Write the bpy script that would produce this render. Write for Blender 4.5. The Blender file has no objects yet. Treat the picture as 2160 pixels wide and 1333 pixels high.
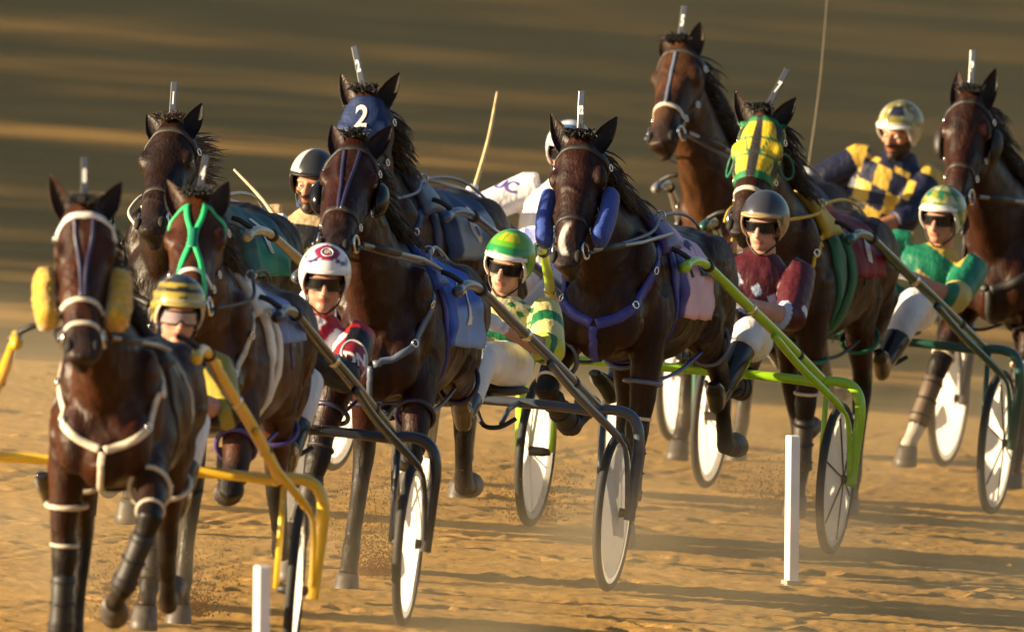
import bpy, bmesh, math, random
import numpy as np
from mathutils import Vector, Matrix, Quaternion
from mathutils.bvhtree import BVHTree

# ------------------------------------------------------------------ camera, sky, sun, exposure
SC = bpy.context.scene
COL = SC.collection
R = math.radians
FPX = 43300.0                       # focal length in photo pixels (2160 wide)
CAM = Vector((0.0, -90.0, 3.77))
PITCH = R(1.6)
cd = bpy.data.cameras.new('camera')
cam = bpy.data.objects.new('camera', cd)
COL.objects.link(cam)
cam.location = CAM
cam.rotation_euler = (math.pi / 2 - PITCH, 0, 0)
cd.sensor_width = 36.0
cd.lens = 36.0 * FPX / 2160.0
cd.clip_start = 1.0
cd.clip_end = 2000.0
cd.dof.use_dof = True
cd.dof.focus_distance = 91.0
cd.dof.aperture_fstop = 5.6
SC.camera = cam

SUN_AZ_BACK = R(-13)                 # how far behind pure left the sun stands
SUN_EL = R(15)
sun_dir = Vector((-math.cos(SUN_AZ_BACK) * math.cos(SUN_EL), math.sin(SUN_AZ_BACK) * math.cos(SUN_EL), math.sin(SUN_EL)))
w = bpy.data.worlds.new('World')
SC.world = w
w.use_nodes = True
nt = w.node_tree
bg = nt.nodes['Background']
sky = nt.nodes.new('ShaderNodeTexSky')
sky.sky_type = 'NISHITA'
sky.sun_disc = False
sky.sun_elevation = SUN_EL
sky.sun_rotation = math.atan2(sun_dir.x, sun_dir.y)
sky.air_density = 1.0
sky.dust_density = 1.5
nt.links.new(sky.outputs['Color'], bg.inputs['Color'])
bg.inputs['Strength'].default_value = 0.05
sl = bpy.data.lights.new('sun', 'SUN')
sl.energy = 5.0
sl.angle = R(0.5)
sl.color = (1.0, 0.77, 0.47)
so = bpy.data.objects.new('sun', sl)
COL.objects.link(so)
so.rotation_euler = (-sun_dir).to_track_quat('-Z', 'Y').to_euler()
SC.view_settings.view_transform = 'Standard'
SC.view_settings.look = 'None'
SC.view_settings.exposure = 1.5
SC.view_settings.gamma = 1.0

# ------------------------------------------------------------------ places: pixel rays, banked ground
BANK = 0.081
TH0 = R(12)
Z0 = 0.084
CF = Vector((0, math.cos(PITCH), -math.sin(PITCH)))
CU = Vector((0, math.sin(PITCH), math.cos(PITCH)))
def ray(px, py):
    return (CF + Vector((1, 0, 0)) * ((px - 1080) / FPX) - CU * ((py - 666.5) / FPX)).normalized()
def bank_z(x, y):
    d = x * math.cos(TH0) - y * math.sin(TH0)
    return Z0 - BANK * max(-22, min(22, d))
def ground_at(px, py):
    d = ray(px, py)
    n = Vector((BANK * math.cos(TH0), -BANK * math.sin(TH0), 1.0))
    t = (Z0 - CAM.dot(n)) / d.dot(n)
    return CAM + d * t
GN = Vector((BANK * math.cos(TH0), -BANK * math.sin(TH0), 1.0)).normalized()
def frame_at(p, theta):
    h = Vector((-math.sin(theta), -math.cos(theta), 0))
    u = (h - GN * h.dot(GN)).normalized()
    l = GN.cross(u)
    M = Matrix((u, l, GN)).transposed().to_4x4()
    M.translation = p
    return M
def on_plane_u(M, u, px, py):
    """point of the pixel's ray in the rig's cross plane u metres ahead of its axle (rig coordinates)"""
    Mi = M.inverted()
    o = Mi @ CAM
    d = Mi.to_3x3() @ ray(px, py)
    return o + d * ((u - o.x) / d.x)
def on_ray_dist(M, c, L, px, py):
    """point on the pixel's ray at distance L from c, the one nearer to the camera"""
    Mi = M.inverted()
    o = Mi @ CAM
    d = (Mi.to_3x3() @ ray(px, py)).normalized()
    t0 = (c - o).dot(d)
    q = o + d * t0
    h2 = L * L - (q - c).length_squared
    if h2 <= 0:
        return c + (q - c).normalized() * L
    return q - d * math.sqrt(h2)

# ------------------------------------------------------------------ materials
MATS = {}
def mat(name, col, rough=0.5, metal=0.0, bump=0.0, bscale=60.0, vary=0.0, vscale=6.0, spec=0.5, coat=0.0, sheen=0.0, trans=0.0):
    if name in MATS:
        return MATS[name]
    m = bpy.data.materials.new(name)
    m.use_nodes = True
    t = m.node_tree
    b = t.nodes['Principled BSDF']
    b.inputs['Roughness'].default_value = rough
    b.inputs['Metallic'].default_value = metal
    b.inputs['Specular IOR Level'].default_value = spec
    b.inputs['Coat Weight'].default_value = coat
    b.inputs['Sheen Weight'].default_value = sheen
    b.inputs['Base Color'].default_value = (*col[:3], 1)
    tc = t.nodes.new('ShaderNodeTexCoord')
    if vary > 0:
        n = t.nodes.new('ShaderNodeTexNoise')
        n.inputs['Scale'].default_value = vscale
        n.inputs['Detail'].default_value = 6
        t.links.new(tc.outputs['Object'], n.inputs['Vector'])
        mr = t.nodes.new('ShaderNodeMapRange')
        mr.inputs['From Min'].default_value = 0.3
        mr.inputs['From Max'].default_value = 0.7
        mr.inputs['To Min'].default_value = 1 - vary
        mr.inputs['To Max'].default_value = 1 + vary * 0.5
        t.links.new(n.outputs['Fac'], mr.inputs['Value'])
        mx = t.nodes.new('ShaderNodeMix')
        mx.data_type = 'RGBA'
        mx.blend_type = 'MULTIPLY'
        mx.inputs['Factor'].default_value = 1
        mx.inputs['A'].default_value = (*col[:3], 1)
        t.links.new(mr.outputs['Result'], mx.inputs['B'])
        t.links.new(mx.outputs['Result'], b.inputs['Base Color'])
    if bump > 0:
        n2 = t.nodes.new('ShaderNodeTexNoise')
        n2.inputs['Scale'].default_value = bscale
        n2.inputs['Detail'].default_value = 5
        t.links.new(tc.outputs['Object'], n2.inputs['Vector'])
        bp = t.nodes.new('ShaderNodeBump')
        bp.inputs['Strength'].default_value = bump
        bp.inputs['Distance'].default_value = 0.01
        t.links.new(n2.outputs['Fac'], bp.inputs['Height'])
        t.links.new(bp.outputs['Normal'], b.inputs['Normal'])
    if trans > 0:
        tr = t.nodes.new('ShaderNodeBsdfTranslucent')
        tr.inputs['Color'].default_value = (0.95, 0.93, 0.88, 1)
        ms = t.nodes.new('ShaderNodeMixShader')
        ms.inputs['Fac'].default_value = trans
        t.links.new(b.outputs[0], ms.inputs[1])
        t.links.new(tr.outputs[0], ms.inputs[2])
        t.links.new(ms.outputs[0], t.nodes['Material Output'].inputs['Surface'])
    MATS[name] = m
    return m
def attr_mat(name, rough=0.6, bump=0.3, bscale=30, dist=0.01, vary=0.2, vscale=8, spec=0.4, sheen=0.0, coat=0.0, detail=5, stretch=(1, 1, 1)):
    """colour from the mesh's own 'tint' attribute (woven, dyed or grown colour), with noise and relief"""
    m = bpy.data.materials.new(name)
    m.use_nodes = True
    t = m.node_tree
    b = t.nodes['Principled BSDF']
    b.inputs['Roughness'].default_value = rough
    b.inputs['Specular IOR Level'].default_value = spec
    b.inputs['Sheen Weight'].default_value = sheen
    b.inputs['Coat Weight'].default_value = coat
    b.inputs['Coat Roughness'].default_value = 0.15
    a = t.nodes.new('ShaderNodeAttribute')
    a.attribute_name = 'tint'
    tc = t.nodes.new('ShaderNodeTexCoord')
    mp = t.nodes.new('ShaderNodeMapping')
    mp.inputs['Scale'].default_value = stretch
    t.links.new(tc.outputs['Object'], mp.inputs['Vector'])
    n = t.nodes.new('ShaderNodeTexNoise')
    n.inputs['Scale'].default_value = vscale
    n.inputs['Detail'].default_value = 6
    t.links.new(mp.outputs['Vector'], n.inputs['Vector'])
    mr = t.nodes.new('ShaderNodeMapRange')
    mr.inputs['From Min'].default_value = 0.3
    mr.inputs['From Max'].default_value = 0.7
    mr.inputs['To Min'].default_value = 1 - vary
    mr.inputs['To Max'].default_value = 1 + vary * 0.6
    t.links.new(n.outputs['Fac'], mr.inputs['Value'])
    mx = t.nodes.new('ShaderNodeMix')
    mx.data_type = 'RGBA'
    mx.blend_type = 'MULTIPLY'
    mx.inputs['Factor'].default_value = 1
    t.links.new(a.outputs['Color'], mx.inputs['A'])
    t.links.new(mr.outputs['Result'], mx.inputs['B'])
    t.links.new(mx.outputs['Result'], b.inputs['Base Color'])
    n2 = t.nodes.new('ShaderNodeTexNoise')
    n2.inputs['Scale'].default_value = bscale
    n2.inputs['Detail'].default_value = detail
    t.links.new(mp.outputs['Vector'], n2.inputs['Vector'])
    bp = t.nodes.new('ShaderNodeBump')
    bp.inputs['Strength'].default_value = bump
    bp.inputs['Distance'].default_value = dist
    t.links.new(n2.outputs['Fac'], bp.inputs['Height'])
    t.links.new(bp.outputs['Normal'], b.inputs['Normal'])
    MATS[name] = m
    return m
COAT = attr_mat('coat', rough=0.40, bump=0.6, bscale=75, dist=0.008, vary=0.6, vscale=13, spec=0.22, detail=8, stretch=(1, 1, 0.4))
def sweat(m):
    t = m.node_tree
    tc = t.nodes.new('ShaderNodeTexCoord')
    n = t.nodes.new('ShaderNodeTexNoise')
    n.inputs['Scale'].default_value = 7
    n.inputs['Detail'].default_value = 6
    t.links.new(tc.outputs['Object'], n.inputs['Vector'])
    mr = t.nodes.new('ShaderNodeMapRange')
    mr.inputs['From Min'].default_value = 0.35
    mr.inputs['From Max'].default_value = 0.65
    mr.inputs['To Min'].default_value = 0.30
    mr.inputs['To Max'].default_value = 0.62
    t.links.new(n.outputs['Fac'], mr.inputs['Value'])
    t.links.new(mr.outputs['Result'], t.nodes['Principled BSDF'].inputs['Roughness'])
sweat(COAT)
SILK = attr_mat('silk', rough=0.5, bump=0.75, bscale=11, dist=0.03, vary=0.10, vscale=14, spec=0.4, detail=3, stretch=(1, 1, 0.6))
SKIN = attr_mat('skin', rough=0.5, bump=0.1, bscale=90, vary=0.12, vscale=20)
SHELL = attr_mat('helmet_shell', rough=0.22, bump=0.02, bscale=30, vary=0.06, vscale=20, coat=0.5)
HOODM = attr_mat('hood_cloth', rough=0.6, bump=0.3, bscale=80, vary=0.12)
def cm(key, col, **k):
    return mat(key, col, **k)
M_BLACK = mat('black_leather', (0.014, 0.012, 0.012), rough=0.55, bump=0.15, bscale=120)
M_DKLEATHER = mat('dark_leather', (0.03, 0.022, 0.018), rough=0.55, bump=0.15, bscale=120)
M_WHITE = mat('white_vinyl', (0.75, 0.73, 0.70), rough=0.45, vary=0.2, vscale=15)
M_CREAM = mat('cream_strap', (0.62, 0.55, 0.44), rough=0.5, vary=0.25, vscale=25)
M_METAL = mat('steel', (0.75, 0.74, 0.72), rough=0.22, metal=1.0)
M_TYRE = mat('tyre_rubber', (0.018, 0.018, 0.019), rough=0.7, bump=0.2, bscale=150, vary=0.3, vscale=30)
M_DISC = mat('wheel_disc', (0.85, 0.85, 0.85), rough=0.4, trans=0.6, vary=0.08, vscale=9)
M_DISCG = mat('wheel_disc_grey', (0.42, 0.47, 0.52), rough=0.35, trans=0.08, vary=0.1, vscale=9)
M_EYE = mat('eye', (0.01, 0.006, 0.004), rough=0.05, coat=1.0)
M_GLASS = mat('dark_lens', (0.006, 0.006, 0.008), rough=0.12, spec=0.35)
M_HAIR = mat('horse_hair', (0.016, 0.011, 0.009), rough=0.4, sheen=0.2)
M_HAIRB = mat('horse_hair_brown', (0.07, 0.035, 0.02), rough=0.42, sheen=0.3)
M_HOOF = mat('hoof_horn', (0.07, 0.06, 0.05), rough=0.5, vary=0.4, vscale=30)

# ------------------------------------------------------------------ geometry helpers
class Geo:
    def __init__(s):
        s.v = []
        s.f = []
    def add(s, vs, fs):
        o = len(s.v)
        s.v.extend([tuple(p) for p in vs])
        s.f.extend([tuple(i + o for i in f) for f in fs])
        return s
    def loft(s, rings, caps=True, closed=False):
        n = len(rings[0])
        vs = [p for r in rings for p in r]
        fs = []
        m = len(rings)
        for i in range(m if closed else m - 1):
            a = i * n
            b = ((i + 1) % m) * n
            for k in range(n):
                k2 = (k + 1) % n
                fs.append((a + k, a + k2, b + k2, b + k))
        if caps and not closed:
            fs.append(tuple(reversed(range(n))))
            fs.append(tuple((m - 1) * n + k for k in range(n)))
        return s.add(vs, fs)
    def tube(s, pts, rad, n=10, caps=True, closed=False, flat=None, up=None):
        pts = [Vector(p) for p in pts]
        m = len(pts)
        if not hasattr(rad, '__len__'):
            rad = [rad] * m
        rings = []
        prev = None
        for i, p in enumerate(pts):
            if closed:
                t = (pts[(i + 1) % m] - pts[i - 1]).normalized()
            else:
                t = (pts[min(i + 1, m - 1)] - pts[max(i - 1, 0)]).normalized()
            if prev is None:
                ref = Vector(up) if up else (Vector((0, 0, 1)) if abs(t.z) < 0.9 else Vector((1, 0, 0)))
                e1 = (ref - t * ref.dot(t)).normalized()
            else:
                e1 = (prev - t * prev.dot(t)).normalized()
            prev = e1
            e2 = t.cross(e1)
            r = rad[i]
            ra, rb = r if hasattr(r, '__len__') else (r, r)
            rings.append([p + e1 * (ra * math.cos(2 * math.pi * k / n)) + e2 * (rb * math.sin(2 * math.pi * k / n)) for k in range(n)])
        return s.loft(rings, caps, closed)
    def ellipsoid(s, c, r, rot=None, n=24, m=16):
        c = Vector(c)
        Rm = rot or Matrix.Identity(3)
        vs = [c + Rm @ Vector((0, 0, r[2]))]
        for i in range(1, m):
            a = math.pi * i / m
            for k in range(n):
                b = 2 * math.pi * k / n
                vs.append(c + Rm @ Vector((r[0] * math.sin(a) * math.cos(b), r[1] * math.sin(a) * math.sin(b), r[2] * math.cos(a))))
        vs.append(c + Rm @ Vector((0, 0, -r[2])))
        fs = []
        for k in range(n):
            fs.append((0, 1 + k, 1 + (k + 1) % n))
            fs.append((len(vs) - 1, 1 + (m - 2) * n + (k + 1) % n, 1 + (m - 2) * n + k))
        for i in range(m - 2):
            for k in range(n):
                a = 1 + i * n
                fs.append((a + k, a + n + k, a + n + (k + 1) % n, a + (k + 1) % n))
        return s.add(vs, fs)
    def box(s, c, r, rot=None, bev=0.0):
        c = Vector(c)
        Rm = rot or Matrix.Identity(3)
        bm = bmesh.new()
        bmesh.ops.create_cube(bm, size=2.0)
        for v in bm.verts:
            v.co = Vector((v.co.x * r[0], v.co.y * r[1], v.co.z * r[2]))
        if bev > 0:
            bmesh.ops.bevel(bm, geom=bm.edges[:], offset=bev, segments=2, affect='EDGES', profile=0.5)
        bm.verts.index_update()
        vs = [c + Rm @ v.co for v in bm.verts]
        fs = [[v.index for v in f.verts] for f in bm.faces]
        bm.free()
        return s.add(vs, fs)
    def disc_ring(s, c, axis, r0, r1, half, n=40):
        """flat annulus with thickness"""
        c = Vector(c)
        axis = Vector(axis).normalized()
        e1 = axis.orthogonal().normalized()
        e2 = axis.cross(e1)
        rings = []
        for k in range(n):
            d = e1 * math.cos(2 * math.pi * k / n) + e2 * math.sin(2 * math.pi * k / n)
            rings.append([c + d * r0 - axis * half, c + d * r1 - axis * half, c + d * r1 + axis * half, c + d * r0 + axis * half])
        return s.loft(rings, caps=False, closed=True)
    def mesh(s, name, smooth=True):
        me = bpy.data.meshes.new(name)
        me.from_pydata(s.v, [], s.f)
        me.update()
        if smooth:
            me.polygons.foreach_set('use_smooth', np.ones(len(me.polygons), dtype=bool))
        return me
def make_obj(name, me, material=None, parent=None):
    o = bpy.data.objects.new(name, me)
    COL.objects.link(o)
    if material is not None:
        if me.materials:
            me.materials[0] = material
        else:
            me.materials.append(material)
    if parent is not None:
        o.parent = parent
    return o
def part(name, geo, material, parent, smooth=True, fix=True):
    me = geo.mesh(name, smooth)
    if fix:
        bm = bmesh.new()
        bm.from_mesh(me)
        bmesh.ops.recalc_face_normals(bm, faces=bm.faces[:])
        bm.to_mesh(me)
        bm.free()
        if smooth:
            me.polygons.foreach_set('use_smooth', np.ones(len(me.polygons), dtype=bool))
    return make_obj(name, me, material, parent)
def tag(o, label, cat, group=None, kind=None):
    o['label'] = label
    if cat:
        o['category'] = cat
    if group:
        o['group'] = group
    if kind:
        o['kind'] = kind
    return o
def root(name, M, label, cat, group=None):
    e = bpy.data.objects.new(name, None)
    e.empty_display_size = 0.2
    COL.objects.link(e)
    e.matrix_world = M
    return tag(e, label, cat, group)
def remesh(geo, voxel, iters=6, factor=0.5):
    me = geo.mesh('tmp')
    bm = bmesh.new()
    bm.from_mesh(me)
    bmesh.ops.recalc_face_normals(bm, faces=bm.faces[:])
    bm.to_mesh(me)
    bm.free()
    o = bpy.data.objects.new('tmp', me)
    COL.objects.link(o)
    r = o.modifiers.new('r', 'REMESH')
    r.mode = 'VOXEL'
    r.voxel_size = voxel
    r.use_smooth_shade = True
    s = o.modifiers.new('s', 'SMOOTH')
    s.factor = factor
    s.iterations = iters
    dg = bpy.context.evaluated_depsgraph_get()
    ev = o.evaluated_get(dg)
    out = bpy.data.meshes.new_from_object(ev, depsgraph=dg)
    bpy.data.objects.remove(o)
    bpy.data.meshes.remove(me)
    out.polygons.foreach_set('use_smooth', np.ones(len(out.polygons), dtype=bool))
    return out
def coords(me):
    a = np.empty(len(me.vertices) * 3)
    me.vertices.foreach_get('co', a)
    return a.reshape(-1, 3)
def set_tint(me, cols):
    at = me.color_attributes.get('tint') or me.color_attributes.new('tint', 'FLOAT_COLOR', 'POINT')
    c = np.ones((len(me.vertices), 4))
    c[:, :3] = cols
    at.data.foreach_set('color', c.ravel())
def bvh_of(me):
    me.calc_loop_triangles()
    return BVHTree.FromPolygons([v.co.copy() for v in me.vertices], [tuple(p.vertices) for p in me.polygons])
def append_mesh(me, geo):
    """join plain geometry onto a finished mesh (one object)"""
    bm = bmesh.new()
    bm.from_mesh(me)
    vs = [bm.verts.new(p) for p in geo.v]
    for f in geo.f:
        try:
            bm.faces.new([vs[i] for i in f]).smooth = True
        except ValueError:
            pass
    bm.to_mesh(me)
    bm.free()
def smooth_path(pts, per=6, closed=False):
    pts = [Vector(p) for p in pts]
    if len(pts) < 3:
        return [pts[0].lerp(pts[-1], k / per) for k in range(per + 1)]
    out = []
    m = len(pts)
    rng = m if closed else m - 1
    for i in range(rng):
        if closed:
            p0, p1, p2, p3 = pts[i - 1], pts[i], pts[(i + 1) % m], pts[(i + 2) % m]
        else:
            p0, p1, p2, p3 = pts[max(i - 1, 0)], pts[i], pts[i + 1], pts[min(i + 2, m - 1)]
        for k in range(per):
            t = k / per
            out.append(0.5 * ((2 * p1) + (p2 - p0) * t + (2 * p0 - 5 * p1 + 4 * p2 - p3) * t * t + (3 * p1 - p0 - 3 * p2 + p3) * t ** 3))
    if not closed:
        out.append(pts[-1])
    return out
def drape(bvh, pts, width, th=0.006, closed=False, per=6, round_=False):
    """a strap that follows the skin along a path of nearby points"""
    path = smooth_path(pts, per, closed) if per else [Vector(p) for p in pts]
    loc = []
    nor = []
    for p in path:
        l, n, i, d = bvh.find_nearest(p)
        loc.append(l)
        nor.append(n)
    m = len(path)
    nn = []
    for i in range(m):
        s = nor[i] * 2
        if closed or i > 0:
            s = s + nor[i - 1]
        if closed or i < m - 1:
            s = s + nor[(i + 1) % m]
        nn.append(s.normalized())
    rings = []
    for i in range(m):
        a = loc[(i + 1) % m] if (closed or i < m - 1) else loc[i]
        b = loc[i - 1] if (closed or i > 0) else loc[i]
        t = a - b
        if t.length < 1e-6:
            t = Vector((0, 0, 1))
        t.normalize()
        side = nn[i].cross(t)
        if side.length < 1e-6:
            side = Vector((0, 1, 0))
        side.normalize()
        edge = []
        for q in (-0.5, 0, 0.5):
            pq = loc[i] + side * width * q
            l, n, _, _ = bvh.find_nearest(pq)
            if (l - pq).length > width * 0.6:
                l = pq
            edge.append(l)
        up = nn[i]
        hh = th * (2.2 if round_ else 1.0)
        rings.append([edge[0] - up * 0.004, edge[0] + up * th, edge[1] + up * hh, edge[2] + up * th, edge[2] - up * 0.004])
    return Geo().loft(rings, caps=not closed, closed=closed)
def text_geo(txt, size, place, sub=2, bold=0.0):
    """letters cut to small faces and laid on a surface by place(x, y) -> point"""
    cu = bpy.data.curves.new('tmp', 'FONT')
    cu.body = txt
    cu.size = size
    cu.align_x = 'CENTER'
    cu.align_y = 'CENTER'
    cu.offset = bold
    o = bpy.data.objects.new('tmp', cu)
    COL.objects.link(o)
    dg = bpy.context.evaluated_depsgraph_get()
    me = bpy.data.meshes.new_from_object(o.evaluated_get(dg), depsgraph=dg)
    bpy.data.objects.remove(o)
    bm = bmesh.new()
    bm.from_mesh(me)
    bmesh.ops.triangulate(bm, faces=bm.faces[:])
    for k in range(sub):
        bmesh.ops.subdivide_edges(bm, edges=[e for e in bm.edges if e.calc_length() > size * 0.12], cuts=1, use_grid_fill=False)
        bmesh.ops.triangulate(bm, faces=bm.faces[:])
    bm.verts.index_update()
    g = Geo()
    vs = [place(v.co.x, v.co.y) for v in bm.verts]
    g.add(vs, [[v.index for v in f.verts] for f in bm.faces])
    bm.free()
    bpy.data.meshes.remove(me)
    return g
def lerp(a, b, t):
    return a + (b - a) * t
def interp(xs, ys, x):
    return float(np.interp(x, xs, ys))

# ------------------------------------------------------------------ the track
def track_material():
    m = bpy.data.materials.new('track_sand')
    m.use_nodes = True
    t = m.node_tree
    b = t.nodes['Principled BSDF']
    b.inputs['Roughness'].default_value = 0.9
    b.inputs['Specular IOR Level'].default_value = 0.15
    tc = t.nodes.new('ShaderNodeTexCoord')
    def noise(scale, detail, stretch=None, rough=0.6):
        n = t.nodes.new('ShaderNodeTexNoise')
        n.inputs['Scale'].default_value = scale
        n.inputs['Detail'].default_value = detail
        n.inputs['Roughness'].default_value = rough
        mp = t.nodes.new('ShaderNodeMapping')
        mp.inputs['Rotation'].default_value = (0, 0, R(20))
        mp.inputs['Scale'].default_value = stretch or (1, 1, 1)
        t.links.new(tc.outputs['Object'], mp.inputs['Vector'])
        t.links.new(mp.outputs['Vector'], n.inputs['Vector'])
        return n
    big = noise(0.9, 5, (0.5, 1.6, 1))
    streak = noise(2.2, 6, (0.35, 2.4, 1))
    grain = noise(38, 8, None, 0.75)
    r1 = t.nodes.new('ShaderNodeValToRGB')
    e = r1.color_ramp.elements
    e[0].position = 0.30
    e[0].color = (0.35, 0.190, 0.050, 1)
    e[1].position = 0.72
    e[1].color = (0.58, 0.345, 0.098, 1)
    mixf = t.nodes.new('ShaderNodeMath')
    mixf.operation = 'MULTIPLY_ADD'
    mixf.inputs[1].default_value = 0.45
    t.links.new(streak.outputs['Fac'], mixf.inputs[0])
    mm = t.nodes.new('ShaderNodeMath')
    mm.operation = 'MULTIPLY'
    mm.inputs[1].default_value = 0.55
    t.links.new(big.outputs['Fac'], mm.inputs[0])
    t.links.new(mm.outputs[0], mixf.inputs[2])
    t.links.new(mixf.outputs[0], r1.inputs['Fac'])
    mr = t.nodes.new('ShaderNodeMapRange')
    mr.inputs['From Min'].default_value = 0.3
    mr.inputs['From Max'].default_value = 0.7
    mr.inputs['To Min'].default_value = 0.72
    mr.inputs['To Max'].default_value = 1.2
    t.links.new(grain.outputs['Fac'], mr.inputs['Value'])
    mx = t.nodes.new('ShaderNodeMix')
    mx.data_type = 'RGBA'
    mx.blend_type = 'MULTIPLY'
    mx.inputs['Factor'].default_value = 1
    t.links.new(r1.outputs['Color'], mx.inputs['A'])
    t.links.new(mr.outputs['Result'], mx.inputs['B'])
    t.links.new(mx.outputs['Result'], b.inputs['Base Color'])
    bp = t.nodes.new('ShaderNodeBump')
    bp.inputs['Strength'].default_value = 0.5
    bp.inputs['Distance'].default_value = 0.03
    t.links.new(grain.outputs['Fac'], bp.inputs['Height'])
    bp2 = t.nodes.new('ShaderNodeBump')
    bp2.inputs['Strength'].default_value = 0.2
    bp2.inputs['Distance'].default_value = 0.10
    t.links.new(streak.outputs['Fac'], bp2.inputs['Height'])
    t.links.new(bp.outputs['Normal'], bp2.inputs['Normal'])
    t.links.new(bp2.outputs['Normal'], b.inputs['Normal'])
    return m
def vnoise(x, y, seed):
    rng = np.random.RandomState(seed)
    tab = rng.rand(256, 256)
    xi = np.floor(x).astype(int)
    yi = np.floor(y).astype(int)
    fx = x - xi
    fy = y - yi
    fx = fx * fx * (3 - 2 * fx)
    fy = fy * fy * (3 - 2 * fy)
    g = lambda a, b: tab[a % 256, b % 256]
    return (g(xi, yi) * (1 - fx) + g(xi + 1, yi) * fx) * (1 - fy) + (g(xi, yi + 1) * (1 - fx) + g(xi + 1, yi + 1) * fx) * fy
def build_track():
    xs = np.concatenate([[-400, -200, -100, -50, -25, -12, -8, -6, -5, -4], np.arange(-3.4, 3.41, 0.02), [4, 5, 6, 8, 12, 25, 50, 100, 200, 400]])
    ys = np.concatenate([[-400, -200, -150, -60, -25, -15], np.arange(-12, 18.0, 0.05), np.arange(18, 26, 0.2), np.arange(26, 110, 0.8), [120, 150, 300, 600]])
    X, Y = np.meshgrid(xs, ys)
    d = np.clip(X * math.cos(TH0) - Y * math.sin(TH0), -22, 22)
    Z = Z0 - BANK * d
    fine = np.clip((3.4 - np.abs(X)) / 0.3, 0, 1) * np.clip((Y + 12) / 1, 0, 1) * np.clip((18 - Y) / 3, 0, 1)
    c, s = math.cos(R(20)), math.sin(R(20))
    a = X * c - Y * s
    b = X * s + Y * c
    rel = (vnoise(a * 0.9 + 40, b * 2.6 + 40, 1) - 0.5) * 0.016
    rel += (vnoise(a * 2.5 + 90, b * 6 + 90, 2) - 0.5) * 0.011
    rel += (vnoise(X * 9 + 70, Y * 9 + 70, 3) - 0.5) * 0.006
    rel += (vnoise(X * 24 + 10, Y * 20 + 10, 4) - 0.5) * 0.008
    rel += (np.random.RandomState(5).rand(*X.shape) - 0.5) * 0.005
    rng = np.random.RandomState(8)
    for k in range(700):                      # hoof prints
        hx, hy = rng.uniform(-5.5, 5.5), rng.uniform(-11, 17)
        q = np.hypot((X - hx) / 0.075, (Y - hy) / 0.085)
        i = q < 2
        rel[i] += -0.022 * np.exp(-q[i] ** 4) + 0.008 * np.exp(-((q[i] - 1.25) / 0.25) ** 2)
    for off in rng.uniform(-4, 4, 7):        # wheel ruts along the running line
        line = np.abs((X * math.cos(R(11)) - Y * math.sin(R(11))) - off + 0.05 * np.sin(Y * 0.7 + off * 5))
        rel += -0.007 * np.exp(-(line / 0.03) ** 2)
    Z = Z + (rel - 0.012) * fine
    nx, ny = len(xs), len(ys)
    me = bpy.data.meshes.new('track')
    V = np.stack([X.ravel(), Y.ravel(), Z.ravel()], 1)
    idx = np.arange(nx * ny).reshape(ny, nx)
    F = np.stack([idx[:-1, :-1].ravel(), idx[:-1, 1:].ravel(), idx[1:, 1:].ravel(), idx[1:, :-1].ravel()], 1)
    me.from_pydata(V.tolist(), [], F.tolist())
    me.polygons.foreach_set('use_smooth', np.ones(len(me.polygons), dtype=bool))
    o = make_obj('track', me, track_material())
    o['kind'] = 'structure'
    o['label'] = 'banked golden sand racing track with hoof prints and wheel ruts'
build_track()

# ------------------------------------------------------------------ horses
FORE = {'stance': (0, 0, 30), 'fwd': (36, 22, 20), 'reach': (30, -6, -20), 'fold': (44, -48, -105), 'lift': (34, -22, -70), 'tuck': (30, -80, -140), 'back': (-24, -30, -62)}
HIND = {'stance': (-40, 2, 30), 'fwd': (-12, 24, 25), 'back': (-60, -36, -85), 'swing': (-28, -48, -105), 'mid': (-30, 8, 20)}
HEADT = [-0.07, 0.0, 0.10, 0.22, 0.34, 0.46, 0.58, 0.70, 0.82, 0.91, 0.98, 1.01]
HEADD = [0.045, 0.075, 0.108, 0.138, 0.150, 0.132, 0.104, 0.086, 0.079, 0.076, 0.056, 0.028]
HEADW = [0.045, 0.075, 0.103, 0.113, 0.106, 0.090, 0.076, 0.069, 0.069, 0.073, 0.062, 0.034]
def bez(p0, p1, p2, p3, t):
    return p0 * (1 - t) ** 3 + p1 * (3 * t * (1 - t) ** 2) + p2 * (3 * t * t * (1 - t)) + p3 * t ** 3
def seg_param(P, a, b):
    a = np.array(a)
    b = np.array(b)
    ab = b - a
    t = np.clip(((P - a) @ ab) / (ab @ ab), 0, 1)
    return t, np.linalg.norm(P - (a + t[:, None] * ab), axis=1)
def sagit(ang):
    return Vector((math.sin(R(ang)), 0, -math.cos(R(ang))))
class Horse:
    pass
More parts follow.
